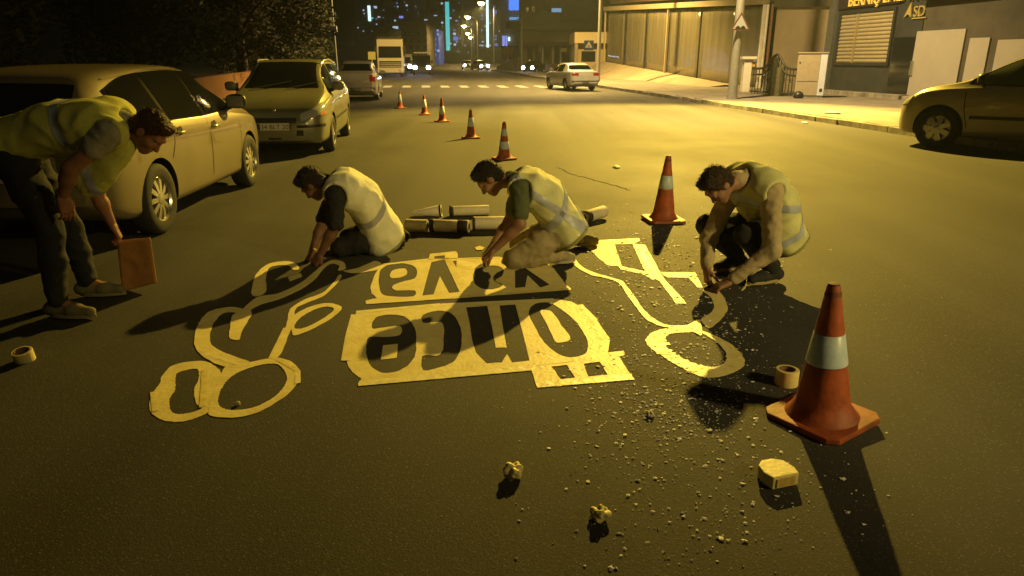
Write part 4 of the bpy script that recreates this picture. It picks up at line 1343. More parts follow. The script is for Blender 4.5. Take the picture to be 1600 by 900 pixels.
def make_car(name, label, spec, paint, loc, rz, detail=2, group="parked cars", cat="car"):
    t = empty(name, loc, rz); tag(t, label, cat, group)
    c = Car(spec)
    c.shell("body", paint, t)
    gl = spec.get("glassmat", M["glass"])
    hw = c.hw
    # wheels
    for ax in (c.axf, c.axr):
        for sg in (-1, 1):
            wheel(t, ax, sg * (hw - .115), c.wr, .21, spec.get("rim", 0), sg)
    trim = M["black"]
    # glass
    (xa, xb) = spec["ws"]; c.top_patch("windscreen", xa, xb, spec["wsw"][0], spec["wsw"][1], gl, t)
    (xa, xb) = spec["rw"]; c.top_patch("rear_window", xa, xb, spec["rww"][0], spec["rww"][1], gl, t)
    for sg in (-1, 1):
        if "surround" in spec:
            T, B = spec["surround"]
            c.side_patch("window_surround", T, B, mat("gloss_pillar", (.006, .006, .006), .12, spec=.4), t, sg, .012, 40, 10)
        for (T, B) in spec["windows"]:
            c.side_patch("side_window", T, B, gl, t, sg, .017 if "surround" in spec else .005)
    # window surround line, door seams, handles, mirrors
    def seam(pts, sg, wd=.013, mt_=trim, nm="door_seam", off=.002):
        m = MB()
        for (a, b_) in zip(pts[:-1], pts[1:]):
            A = Vector(a); B = Vector(b_); k = max(2, int((B - A).length / .06)); d = (B - A).normalized(); n_ = Vector((-d.y, d.x)) * wd / 2
            g = []
            for i in range(k + 1):
                p = A.lerp(B, i / k)
                g.append([(q.x, sg * (c.side_y(q.x, q.y) + off), q.y) for q in (p - n_, p + n_)])
            m.grid(g)
        return m.build(nm, mt_, t)
    if detail >= 2:
        for sg in (-1, 1):
            for sm_ in spec["seams"]: seam(sm_, sg)
            for sm_ in spec.get("chrome_lines", ()): seam(sm_, sg, .018, M["chrome"], "trim_strip", .004)
            for sm_ in spec.get("black_lines", ()): seam(sm_, sg, .05, trim, "rub_strip", .006)
            for (hx, hz) in spec["handles"]:
                y = c.side_y(hx, hz)
                MB().path([(hx - .09, sg * (y + .004), hz), (hx - .06, sg * (y + .032), hz + .004), (hx + .06, sg * (y + .032), hz + .004), (hx + .09, sg * (y + .004), hz)], .011, 8).build("door_handle", spec.get("handlemat", M["chrome"]), t, smooth=50)
                MB().lathe([(.055, .0), (.06, .002), (0, .0025)], 18, Matrix.Translation((hx, sg * (y + .001), hz)) @ Matrix.Rotation(-sg * math.pi / 2, 4, 'X')).build("handle_cup", trim, t)
    for sg in (-1, 1):   # mirrors
        mx, mz = spec["mirror"]
        y = c.side_y(mx, mz)
        bm_ = bmesh.new(); bmesh.ops.create_icosphere(bm_, subdivisions=3, radius=1)
        for v in bm_.verts:
            q = v.co; k = (abs(q.x)**3 + abs(q.y)**3 + abs(q.z)**3) ** (1 / 3)
            v.co = Vector((q.x / k * .075 - .02 * abs(q.y), q.y / k * .115, q.z / k * .082))
            if v.co.x < -.045: v.co.x = -.045
        me = bpy.data.meshes.new("mirror"); bm_.to_mesh(me); bm_.free(); me.shade_smooth()
        me.materials.append(spec.get("mirrormat", trim))
        mo = link("mirror", me, None, t, (mx, sg * (y + .14), mz + .085))
        MB().path([(0, -sg * .14, -.085), (0, -sg * .04, -.05)], [.035, .025], 8).build("mirror_stalk", trim, mo, smooth=50)
        MB().box(-.0475, -.046, -.095, .095, -.06, .06).build("mirror_glass", M["chrome"], mo)
    return t, c


def end_x(c, y, z, front=True):
    """x of the car's nose (or tail) at height z and side y, found along the shell"""
    xs = np.linspace(c.plan[-1][0], c.plan[-1][0] - 1.0, 60) if front else np.linspace(c.plan[0][0], c.plan[0][0] + 1.0, 60)
    for x in xs:
        P = c.prof(x)
        zt = c.top_z(x, abs(y)) if abs(y) < P[6].x * 1.0 + 1 else 0
        zb = interp(c.bot, x)
        if zb <= z <= zt and c.side_y(x, z) >= abs(y):
            lo_, hi_ = x, x + (.017 if front else -.017)
            for _ in range(6):
                m_ = (lo_ + hi_) / 2
                if interp(c.bot, m_) <= z <= c.top_z(m_, abs(y)) and c.side_y(m_, z) >= abs(y) and (m_ - c.plan[-1 if front else 0][0]) * (1 if front else -1) <= 0: lo_ = m_
                else: hi_ = m_
            return lo_
    return xs[-1]


def end_patch(c, name, ys, zs_top, zs_bot, mt_, parent, front=True, off=.006, ny=10, nz=5):
    """patch on nose or tail; ys from y0 to y1, top and bottom heights as functions of t"""
    g = []
    sgn = 1 if front else -1
    for i in range(ny + 1):
        t = i / ny; y = ys[0] + (ys[1] - ys[0]) * t
        row = []
        for j in range(nz + 1):
            z = zs_bot(t) + (zs_top(t) - zs_bot(t)) * j / nz
            row.append((end_x(c, y, z, front) + sgn * off, y + (off if y > 0 else -off) * .5, z))
        g.append(row)
    return MB().grid(g).build(name, mt_, parent, smooth=50)


def lin(a, b_): return lambda t: a + (b_ - a) * t


def paintmat(name, col, rough=.34, metal=.3):
    return mat(name, col, rough, metal=metal, var=.06, vscale=3, coat=.6, dirt=tuple(c * .8 for c in col), spec=.5)


def plate(t, c, text, front, z, w_=.52):
    x = c.plan[-1][0] + .038 if front else c.plan[0][0] - .038
    sg = 1 if front else -1
    o = MB().box(x - .008, x + .008, -w_ / 2, w_ / 2, z, z + .115).build("number_plate", mat("plate_white", (.62, .60, .56), .5), t, bevel=.003)
    tm = text_mesh("plate_text", text, .105, .001, M["black"], None, (x + sg * .010, -sg * (w_ / 2 - .05), z + .02), (0, sg, 0), (0, 0, 1))
    tm.parent = o
    MB().box(x - .0085, x + .0085, -sg * (w_ / 2) if sg < 0 else -w_ / 2, (-w_ / 2 + .04) if sg > 0 else (w_ / 2 - .04), z + .004, z + .111).build("plate_band", mat("plate_blue", (.02, .04, .2), .5), o) if sg > 0 else None


# ---------------------------------------------------------------- gold crossover/hatchback, right side towards us
gold = paintmat("gold_paint", (.25, .205, .125))
hatch = dict(
    res=3, nst=54, hw=.90, wr=.325, axf=1.30, axr=-1.30, roofw=.66, rim=0,
    plan=[(-2.16, .70), (-2.10, .80), (-1.9, .868), (-1.3, .90), (0, .905), (1.1, .895), (1.6, .865), (1.95, .79), (2.12, .66), (2.17, .52)],
    top=[(-2.16, .88), (-2.12, 1.00), (-2.02, 1.12), (-1.86, 1.30), (-1.66, 1.43), (-1.2, 1.485), (-.5, 1.51), (.1, 1.495), (.42, 1.44), (.75, 1.28), (1.02, 1.12), (1.25, 1.02), (1.7, .945), (2.0, .84), (2.12, .74), (2.17, .62)],
    belt=[(-2.16, 1.02), (-1.4, 1.0), (0, .955), (1.2, .92), (2.2, .80)],
    bot=[(-2.16, .42), (-2.0, .30), (-1.7, .22), (1.7, .22), (2.0, .26), (2.17, .34)],
    ws=(.99, .40), wsw=(.70, .56), rw=(-2.03, -1.78), rww=(.60, .54),
    windows=[([(.90, 1.10), (.62, 1.27), (.36, 1.395), (.06, 1.425)], [(.93, 1.015), (.06, .995)]),
             ([(-.02, 1.428), (-.5, 1.43), (-.84, 1.415)], [(-.02, .993), (-.84, 1.01)]),
             ([(-.92, 1.41), (-1.25, 1.385), (-1.58, 1.30)], [(-.92, 1.015), (-1.52, 1.06)])],
    seams=[[(1.0, .95), (.98, .6), (.88, .30)], [(.02, .985), (.0, .6), (0, .30)], [(-.88, 1.0), (-.90, .80), (-1.0, .66)], [(.88, .30), (-.93, .30)], [(2.0, .70), (1.75, .74)]],
    surround=([(.96, 1.08), (.62, 1.29), (.36, 1.41), (.06, 1.442), (-.5, 1.447), (-1.2, 1.405), (-1.62, 1.305)], [(1.0, 1.0), (0, .98), (-.9, 1.0), (-1.60, 1.05)]),
    handles=[(.16, .86), (-.74, .875)], mirror=(.80, 1.0),
    chrome_lines=[[(.95, .985), (0, .97), (-1.5, 1.03)], [(.85, .275), (-.9, .265)]],
)
t, c = make_car("parked_car", "gold hatchback parked behind the bending person at left", hatch, gold, (-4.16, 7.72, 0), R(92))
for sg in (-1, 1):
    end_patch(c, "tail_lamp", (sg * .60, sg * .80), lin(1.02, 1.0), lin(.84, .86), M["redlens"], t, False)
    end_patch(c, "headlamp", (sg * .45, sg * .70), lin(.74, .80), lin(.64, .68), M["clearglass"], t, True)
plate(t, c, "34 GDA 18", False, .62)
for sg in (-1, 1):   # roof gutter
    c.side_patch("roof_gutter", [(.3, 1.462), (-.5, 1.475), (-1.5, 1.40)], [(.3, 1.45), (-.5, 1.462), (-1.5, 1.388)], gold, t, sg, .012, 16, 1)

# ---------------------------------------------------------------- olive wagon, nose towards us
olive = paintmat("olive_paint", (.22, .215, .135))
wagon = dict(
    res=3, nst=54, hw=.875, wr=.315, axf=1.32, axr=-1.35, roofw=.70, rim=1,
    plan=[(-2.18, .68), (-2.08, .80), (-1.8, .855), (-1.2, .875), (0, .88), (1.2, .872), (1.7, .845), (2.0, .77), (2.12, .66), (2.17, .54)],
    top=[(-2.18, .84), (-2.12, 1.05), (-2.0, 1.30), (-1.9, 1.44), (-1.6, 1.53), (-.6, 1.56), (.0, 1.55), (.30, 1.51), (.6, 1.38), (1.0, 1.16), (1.18, 1.07), (1.35, 1.02), (1.75, .92), (2.02, .79), (2.12, .70), (2.17, .60)],
    belt=[(-2.2, 1.0), (0, .97), (1.2, .93), (2.2, .78)],
    bot=[(-2.18, .40), (-2.0, .28), (-1.7, .22), (1.7, .22), (2.0, .21), (2.17, .27)],
    ws=(1.16, .30), wsw=(.72, .58), rw=(-2.10, -1.93), rww=(.62, .58),
    windows=[([(.95, 1.13), (.6, 1.33), (.32, 1.45), (.1, 1.47)], [(.98, 1.02), (.1, 1.0)]),
             ([(.03, 1.472), (-.4, 1.475), (-.8, 1.47)], [(.03, 1.0), (-.8, 1.01)]),
             ([(-.88, 1.468), (-1.3, 1.455), (-1.75, 1.40)], [(-.88, 1.01), (-1.8, 1.05)])],
    seams=[[(1.02, .96), (.98, .6), (.9, .30)], [(.06, .98), (.05, .6), (.05, .30)], [(-.84, 1.0), (-.88, .8), (-.98, .66)], [(.9, .30), (-.93, .30)]],
    handles=[(.2, .87), (-.72, .885)], mirror=(.84, 1.02), mirrormat=mat("grey_mirror", (.20, .19, .16), .4),
    black_lines=[[(.9, .55), (-.95, .57)]],
)
wa = R(-83)
t, c = make_car("parked_car", "olive station wagon with roof rails facing the camera", wagon, olive, (-4.17, 13.95, 0), wa)
for sg in (-1, 1):
    end_patch(c, "headlamp", (sg * .43, sg * .80), lin(.70, .86), lin(.58, .70), M["clearglass"], t, True, .008)
    end_patch(c, "indicator", (sg * .74, sg * .82), lin(.70, .74), lin(.66, .69), mat("amber_lens", (.5, .2, .03), .3), t, True, .014)
    end_patch(c, "tail_lamp", (sg * .55, sg * .78), lin(1.0, 1.0), lin(.78, .80), M["redlens"], t, False)
    end_patch(c, "fog_lamp", (sg * .50, sg * .64), lin(.36, .36), lin(.30, .31), M["clearglass"], t, True, .012)
    end_patch(c, "bumper_trim", (sg * .36, sg * .80), lin(.52, .53), lin(.475, .485), trim if False else M["black"], t, True, .012)
    xr0, xr1 = -1.75, .05
    yy = .60
    P = [(xr1 + .10, sg * (yy - .02), c.top_z(xr1, yy) - .01), (xr1, sg * yy, c.top_z(xr1, yy) + .045), (-.8, sg * yy, c.top_z(-.8, yy) + .05), (xr0, sg * yy, c.top_z(xr0, yy) + .045), (xr0 - .1, sg * (yy - .02), c.top_z(xr0, yy) - .02)]
    MB().path(P, .019, 10).build("roof_rail", M["chrome"], t, smooth=50)
    MB().path([(c.plan[-1][0] - .62, sg * .42, c.top_z(1.6, .42)), (1.9, sg * .3, c.top_z(1.9, .3) + .0)], .004, 5).build("bonnet_crease", olive, t)
end_patch(c, "lower_grille", (-.46, .46), lin(.44, .44), lin(.29, .29), M["black"], t, True, .010)
end_patch(c, "upper_grille", (-.36, .36), lin(.64, .64), lin(.555, .555), M["black"], t, True, .010)
end_patch(c, "bumper_lip", (-.60, .60), lin(.265, .265), lin(.24, .24), M["chrome"], t, True, .012)
plate(t, c, "34 BLT 202", True, .445, .50)
MB().path([(c.plan[-1][0] - .95, -.5, c.top_z(1.22, .5) + .02), (.98, .15, c.top_z(.98, .15) + .02)], .008, 5).build("wiper", M["black"], t)
MB().path([(c.plan[-1][0] - .95, .1, c.top_z(1.22, .1) + .02), (1.0, .62, c.top_z(1.0, .62) + .02)], .008, 5).build("wiper", M["black"], t)
MB().lathe([(.035, 0), (.03, .006), (0, .008)], 12, Matrix.Translation((c.plan[-1][0] - .10, 0, c.top_z(c.plan[-1][0] - .10, 0) + .002))).build("badge", M["chrome"], t)

# ---------------------------------------------------------------- saloon spec for the silver, white and dark cars
def saloon(**kw):
    d = dict(
        res=3, nst=44, hw=.84, wr=.30, axf=1.30, axr=-1.25, roofw=.70, rim=2,
        plan=[(-2.12, .64), (-2.04, .76), (-1.8, .815), (-1.2, .84), (0, .845), (1.2, .838), (1.7, .81), (1.98, .74), (2.10, .60)],
        top=[(-2.12, .78), (-2.07, .90), (-1.98, 1.00), (-1.55, 1.04), (-1.35, 1.09), (-.9, 1.33), (-.62, 1.41), (-.2, 1.44), (.1, 1.425), (.36, 1.36), (.75, 1.14), (.98, 1.01), (1.2, .975), (1.7, .90), (1.98, .78), (2.10, .62)],
        belt=[(-2.2, .94), (0, .92), (1.2, .90), (2.2, .78)],
        bot=[(-2.12, .38), (-2.0, .28), (-1.7, .20), (1.7, .20), (2.0, .24), (2.10, .30)],
        ws=(.95, .34), wsw=(.66, .54), rw=(-1.36, -.88), rww=(.64, .55),
        windows=[([(.70, 1.11), (.42, 1.27), (.22, 1.34), (.06, 1.355)], [(.74, .965), (.06, .95)]), ([(-.02, 1.355), (-.4, 1.35), (-.78, 1.29)], [(-.02, .95), (-.80, .965)])],
        seams=[[(.9, .92), (.88, .6), (.82, .28)], [(.02, .94), (.02, .28)], [(-.82, .95), (-.86, .75), (-.95, .62)], [(.82, .28), (-.9, .28)]],
        handles=[(.14, .82), (-.68, .83)], mirror=(.66, .95))
    d.update(kw); return d


def tail(t, c, txt, lens_y=(.42, .72), zl=(.90, .72), plate_z=.60, lens=None):
    for sg in (-1, 1):
        end_patch(c, "tail_lamp", (sg * lens_y[0], sg * lens_y[1]), lin(zl[0], zl[0]), lin(zl[1], zl[1]), lens or M["redlens"], t, False, .01)
    end_patch(c, "bumper", (-.74, .74), lin(.52, .52), lin(.36, .36), mat("grey_bumper", (.16, .15, .14), .5), t, False, .02)
    if txt: plate(t, c, txt, False, plate_z)


silver = paintmat("silver_paint", (.44, .40, .32))
t, c = make_car("parked_car", "silver saloon seen from behind, parked beyond the wagon", saloon(top=[(-2.12, .86), (-2.07, .98), (-1.98, 1.06), (-1.55, 1.09), (-1.35, 1.13), (-.9, 1.38), (-.62, 1.47), (-.2, 1.50), (.1, 1.485), (.36, 1.41), (.75, 1.16), (.98, 1.03), (1.2, .99), (1.7, .90), (1.98, .78), (2.10, .62)]), silver, (-6.05 - .26, 30.4, 0), R(90 + 7), 1)
tail(t, c, None, (.55, .76), (.98, .74), .66)
MB().tube((-2.06, -.55, .72), (-2.06, .55, .72), .012).build("boot_strip", M["chrome"], t)

white = paintmat("white_car_paint", (.52, .50, .48), metal=.0)
t, c = make_car("old_saloon", "old white saloon driving away by the right kerb", saloon(hw=.82, top=[(-2.12, .78), (-2.09, .90), (-2.02, .97), (-1.55, 1.0), (-1.38, 1.04), (-1.1, 1.25), (-.9, 1.34), (-.5, 1.385), (.1, 1.38), (.36, 1.30), (.75, 1.06), (.98, .97), (1.2, .94), (1.7, .88), (1.98, .78), (2.10, .62)], rw=(-1.36, -1.06)), white, (3.18, 39.75, 0), R(90 + 17), 1, "moving cars")
tail(t, c, None, (.40, .74), (.90, .76), .60)
c_ = c
end_patch(c, "rear_panel", (-.72, .72), lin(.74, .74), lin(.56, .56), white, t, False, .012)
MB().path([(-2.14, -.72, .50), (-2.17, 0, .50), (-2.14, .72, .50)], .03, 8).build("chrome_bumper", M["chrome"], t, smooth=60)

# near right car, nose to the left, cropped by the frame
beige = paintmat("bronze_paint", (.46, .40, .24))
rc = dict(hatch); rc.update(
    hw=.86, wr=.31, axf=1.25, axr=-1.25, rim=2, glassmat=mat("pale_glass", (.10, .11, .07), .08, spec=.7),
    plan=[(-2.05, .70), (-1.9, .82), (-1.2, .86), (0, .865), (1.1, .858), (1.5, .82), (1.75, .72), (1.86, .60), (1.90, .48)],
    top=[(-2.05, .90), (-2.0, 1.0), (-1.9, 1.15), (-1.7, 1.34), (-1.4, 1.42), (-.5, 1.46), (.05, 1.445), (.35, 1.375), (.72, 1.17), (.98, 1.03), (1.15, .985), (1.5, .90), (1.75, .76), (1.86, .66), (1.90, .56)],
    belt=[(-2.1, .98), (0, .93), (1.2, .90), (2.1, .74)],
    bot=[(-2.05, .40), (-1.9, .28), (1.5, .20), (1.78, .22), (1.90, .28)],
    ws=(.95, .36), wsw=(.66, .55), rw=(-1.96, -1.68), rww=(.58, .52),
    windows=[([(.84, 1.06), (.55, 1.23), (.30, 1.345), (.0, 1.375)], [(.88, .985), (.0, .965)]), ([(-.08, 1.378), (-.5, 1.38), (-.84, 1.36)], [(-.08, .965), (-.84, .98)]), ([(-.92, 1.355), (-1.2, 1.32), (-1.45, 1.22)], [(-.92, .985), (-1.42, 1.02)])],
    seams=[[(.95, .93), (.92, .6), (.84, .28)], [(-.04, .95), (-.06, .6), (-.06, .28)], [(-.88, .97), (-.92, .78), (-1.0, .64)], [(.84, .28), (-.9, .28)]],
    surround=([(.90, 1.05), (.55, 1.25), (.30, 1.36), (.0, 1.392), (-.5, 1.397), (-1.0, 1.36), (-1.48, 1.225)], [(.94, .97), (0, .95), (-.9, .965), (-1.46, 1.01)]), handles=[(.06, .84), (-.78, .85)], mirror=(.74, .97), chrome_lines=[], black_lines=[[(.84, .50), (-.95, .52)]])
hd = R(180 - 44)
ax = Vector((7.66, 12.99)); f_ = Vector((math.cos(hd), math.sin(hd))); lf = Vector((-f_.y, f_.x))
SCR = 1.17
ctr = ax - (f_ * 1.25 + lf * .86) * SCR
t, c = make_car("parked_car", "bronze hatchback cut by the right edge, nose pointing left", rc, beige, (ctr.x, ctr.y, 0), hd)
t.scale = (SCR, SCR, SCR)
for sg in (-1, 1):
    end_patch(c, "headlamp", (sg * .40, sg * .72), lin(.72, .80), lin(.60, .66), M["clearglass"], t, True, .008)
    MB().lathe([(.022, 0), (.018, .008), (0, .01)], 10, Matrix.Translation((1.02, sg * (c.side_y(1.02, .76) + .001), .76)) @ Matrix.Rotation(-sg * math.pi / 2, 4, 'X')).build("side_repeater", M["clearglass"], t)
end_patch(c, "lower_grille", (-.40, .40), lin(.44, .44), lin(.28, .28), M["black"], t, True, .010)

blackp = paintmat("black_paint", (.020, .020, .022), .25)

# ---------------------------------------------------------------- traffic far up the road
headl = mat("headlight_on", (1, 1, 1), .3, emit=(.80, .85, 1.0), estr=30)
whitev = paintmat("white_van_paint", (.42, .41, .38), metal=0)
def headlights(t, x, ys, z, r_=.11, glow=True):
    for y in ys:
        MB().lathe([(r_, 0), (r_ * .8, .04), (0, .06)], 14, Matrix.Translation((x, y, z)) @ Matrix.Rotation(math.pi / 2, 4, 'Y')).build("headlight", headl if glow else M["clearglass"], t, smooth=60)

FY = -math.pi / 2 + .12   # nose towards the camera along the street
# truck
tk = empty("truck", (-11.35, 69, 0), FY); tag(tk, "white cab truck facing the camera far up the left lane", "truck", "traffic far up the road")
cabm = mat("truck_cab", (.40, .36, .28), .5, var=.08)
m = MB()
pr = [(0, .55), (0, 1.35), (-.03, 1.5), (-.25, 2.75), (-.45, 3.35), (-2.0, 3.45), (-2.05, .55)]
nP = len(pr)
m.add([(x, -1.2, z) for x, z in pr] + [(x, 1.2, z) for x, z in pr], [tuple(range(nP)), tuple(range(nP, 2 * nP))[::-1]] + [(i, (i + 1) % nP, nP + (i + 1) % nP, nP + i) for i in range(nP)])
m.build("cab", cabm, tk, bevel=.05)
m = MB(); m.add([(.0, -1.05, 1.72), (.0, 1.05, 1.72), (-.20, 1.02, 2.72), (-.20, -1.02, 2.72), (-.07, -1.05, 1.72), (-.07, 1.05, 1.72), (-.26, 1.02, 2.72), (-.26, -1.02, 2.72)], [(0, 1, 2, 3), (4, 7, 6, 5), (0, 4, 5, 1), (1, 5, 6, 2), (2, 6, 7, 3), (3, 7, 4, 0)])
m.build("windscreen", M["glass"], tk)
MB().box(.0, .05, -1.0, 1.0, .85, 1.42).build("grille", M["black"], tk)
for k in range(3): MB().box(.05, .07, -.95, .95, .92 + .15 * k, .97 + .15 * k).build("grille_bar", cabm, tk)
MB().box(-.3, .10, -1.22, 1.22, .38, .80).build("bumper", cabm, tk, bevel=.04)
MB().box(-8.0, -2.15, -1.2, 1.2, 1.0, 2.9).build("cargo_box", mat("truck_box", (.10, .09, .07), .7), tk)
MB().box(-8.0, -.4, -.45, .45, .55, .95).build("chassis", M["black"], tk)
headlights(tk, .11, (-.9, .9), .6, .12, False)
for sg in (-1, 1):
    MB().box(-.25, -.10, sg * 1.32 - .10, sg * 1.32 + .10, 1.9, 2.7).build("mirror", M["black"], tk, bevel=.02)
    for x in (-1.2, -6.5): wheel(tk, x, sg * 1.02, .48, .28, 1, sg)
MB().box(-.7, -.3, -1.15, 1.15, 3.42, 3.55).build("sun_visor", M["black"], tk)


def far_van(loc, label, paint, on=True, H=2.2, name="minibus", roof=None):
    t = empty(name, loc, FY); tag(t, label, "van", "traffic far up the road")
    pr = [(.0, .4), (.0, .85), (-.15, 1.05), (-.75, H - .35), (-1.1, H - .05), (-4.4, H), (-4.6, .4)]
    nP = len(pr); m = MB()
    m.add([(x, -.92, z) for x, z in pr] + [(x, .92, z) for x, z in pr], [tuple(range(nP)), tuple(range(nP, 2 * nP))[::-1]] + [(i, (i + 1) % nP, nP + (i + 1) % nP, nP + i) for i in range(nP)])
    m.build("body", paint, t, bevel=.06)
    g = [[(-.16, -.8, 1.12), (-.16, .8, 1.12)], [(-.70, -.75, H - .42), (-.70, .75, H - .42)]]
    solid(MB().grid(g).build("windscreen", M["glass"], t, loc=(.03, 0, .02)), .02)
    MB().box(-.1, .06, -.93, .93, .32, .62).build("bumper", M["black"], t, bevel=.03)
    MB().box(-.0, .03, -.5, .5, .66, .82).build("grille", M["black"], t)
    headlights(t, .02, (-.68, .68), .76, .20, on)
    for sg in (-1, 1):
        MB().box(-.75, -.62, sg * 1.05 - .1, sg * 1.05 + .1, 1.2, 1.5).build("mirror", M["black"], t, bevel=.02)
        for x in (-.9, -3.6): wheel(t, x, sg * .82, .33, .2, 2, sg)
    return t
far_van((-12.3, 84, 0), "pale van with bright headlights just right of the truck", whitev)
v = far_van((-9.3, 76, 0), "dark van with headlights on, nearest the middle of the far road", blackp, True, 2.0)
for i in range(4):
    y = -.62 + .38 * i
    MB().path([(-1.3, y + .15 * math.cos(k * .7), 2.12 + .15 * math.sin(k * .7)) for k in range(5)], .045, 7).build("white_curl", whitem, v, smooth=60)  # white curled tubes above the roof
MB().box(-3.5, -1.4, -.8, .8, 2.0, 2.04).build("roof_rack", M["black"], v)
def far_car(loc, rz, label, paint, on, rear=False):
    t, c = make_car("saloon_car", label, saloon(nst=26, res=2), paint, loc, rz, 1, "traffic far up the road")
    if on: headlights(t, c.plan[-1][0] - .02, (-.55, .55), .64, .19)
    else: tail(t, c, None)
    return t
taxi = paintmat("taxi_paint", (.50, .30, .06), metal=0)
far_car((-7.4, 122, 0), FY, "amber taxi with headlights on, far up the road", taxi, True)
far_car((-4.9, 112, 0), FY + .3, "white car with headlights on at the far right kerb", white, True)
far_car((-21.5, 98, 0), FY, "car with one cool headlight showing left of the truck", silver, True)
far_car((2.6, 88, 0), FY - .5, "dark car with headlights on outside the far shops", blackp, True)
# ================================================================ people: smooth-blended solids meshed by surface nets
class Field:
    """signed distance field built from tapered capsules and ellipsoids, meshed by surface nets"""
    def __init__(s): s.p = []

    def cap(s, a, b_, r0, r1=None, k=.03, sub=False):
        s.p.append(("c", np.array(a, float), np.array(b_, float), r0, r0 if r1 is None else r1, k, sub)); return s

    def ell(s, c, rad, Rm=None, k=.02, sub=False):
        s.p.append(("e", np.array(c, float), np.array(rad, float), np.eye(3) if Rm is None else np.array(Rm, float), 0, k, sub)); return s

    def cut(s, point, normal):
        s.p.append(("h", np.array(point, float), np.array(normal, float), 0, 0, 0, True)); return s

    def mesh(s, h):
        lo = np.full(3, 1e9); hi = np.full(3, -1e9)
        for q in s.p:
            if q[6]: continue
            if q[0] == "c":
                r = max(q[3], q[4]); lo = np.minimum(lo, np.minimum(q[1], q[2]) - r); hi = np.maximum(hi, np.maximum(q[1], q[2]) + r)
            else:
                r = q[2].max(); lo = np.minimum(lo, q[1] - r); hi = np.maximum(hi, q[1] + r)
        lo -= 4 * h; hi += 4 * h
        n = np.ceil((hi - lo) / h).astype(int) + 1
        F = np.full(n, .12)
        axs = [lo[i] + h * np.arange(n[i]) for i in range(3)]
        for q in s.p:
            if q[0] == "h":
                X, Yg, Z = np.meshgrid(*axs, indexing='ij', sparse=True)
                d = (X - q[1][0]) * q[2][0] + (Yg - q[1][1]) * q[2][1] + (Z - q[1][2]) * q[2][2]
                F = np.maximum(F, d); continue
            if q[0] == "c":
                r = max(q[3], q[4]); a0 = np.minimum(q[1], q[2]) - r; a1 = np.maximum(q[1], q[2]) + r
            else:
                r = q[2].max(); a0 = q[1] - r; a1 = q[1] + r
            mrg = .05 + q[5]
            i0 = np.clip(np.floor((a0 - mrg - lo) / h).astype(int), 0, n); i1 = np.clip(np.ceil((a1 + mrg - lo) / h).astype(int) + 1, 0, n)
            if (i1 <= i0).any(): continue
            sl = tuple(slice(i0[k], i1[k]) for k in range(3))
            X, Yg, Z = np.meshgrid(*[axs[k][sl[k]] for k in range(3)], indexing='ij')
            P = np.stack((X, Yg, Z), -1)
            if q[0] == "c":
                ba = q[2] - q[1]; L2 = max(1e-12, ba @ ba)
                t = np.clip(((P - q[1]) @ ba) / L2, 0, 1)
                d = np.linalg.norm(P - q[1] - t[..., None] * ba, axis=-1) - (q[3] + (q[4] - q[3]) * t)
            else:
                L = (P - q[1]) @ q[3]
                k0 = np.linalg.norm(L / q[2], axis=-1); k1 = np.linalg.norm(L / (q[2] ** 2), axis=-1)
                d = k0 * (k0 - 1) / np.maximum(k1, 1e-9)
            f = F[sl]; k = q[5]
            if q[6]:
                d = -d
                hh = np.maximum(k - np.abs(f - d), 0) / k if k > 0 else 0
                F[sl] = np.maximum(f, d) + hh * hh * k * .25
            else:
                hh = np.maximum(k - np.abs(f - d), 0) / k if k > 0 else 0
                F[sl] = np.minimum(f, d) - hh * hh * k * .25
        return nets(F, lo, h)


def nets(F, lo, h):
    S = F < 0
    c = [F[i:F.shape[0] - 1 + i, j:F.shape[1] - 1 + j, k:F.shape[2] - 1 + k] for i in (0, 1) for j in (0, 1) for k in (0, 1)]
    off = [np.array((i, j, k), float) for i in (0, 1) for j in (0, 1) for k in (0, 1)]
    inside = sum((q < 0).astype(np.int8) for q in c)
    act = (inside > 0) & (inside < 8)
    idx = np.full(act.shape, -1, int); ids = np.argwhere(act); idx[act] = np.arange(len(ids))
    vals = np.stack([q[act] for q in c], 1)
    acc = np.zeros((len(ids), 3)); cnt = np.zeros(len(ids))
    for a in range(8):
        for b_ in range(a + 1, 8):
            if np.abs(off[a] - off[b_]).sum() != 1: continue
            va, vb = vals[:, a], vals[:, b_]
            m = (va < 0) != (vb < 0)
            t = np.where(m, va / np.where(m, va - vb, 1), 0)
            acc += np.where(m[:, None], off[a] + t[:, None] * (off[b_] - off[a]), 0); cnt += m
    V = lo + h * (ids + acc / cnt[:, None])
    faces = []
    for ax in range(3):
        u, w = (ax + 1) % 3, (ax + 2) % 3
        A = np.take(S, range(S.shape[ax] - 1), ax); B = np.take(S, range(1, S.shape[ax]), ax)
        e = np.argwhere(A != B)
        e = e[(e[:, u] > 0) & (e[:, w] > 0) & (e[:, u] < idx.shape[u]) & (e[:, w] < idx.shape[w])]
        q = []
        for du, dw in ((0, 0), (-1, 0), (-1, -1), (0, -1)):
            f = e.copy(); f[:, u] += du; f[:, w] += dw
            q.append(idx[f[:, 0], f[:, 1], f[:, 2]])
        q = np.stack(q, 1)
        flip = S[e[:, 0], e[:, 1], e[:, 2]]
        q[~flip] = q[~flip][:, ::-1]
        faces.append(q)
    Q = np.concatenate(faces); Q = Q[(Q >= 0).all(1)]
    return V, Q


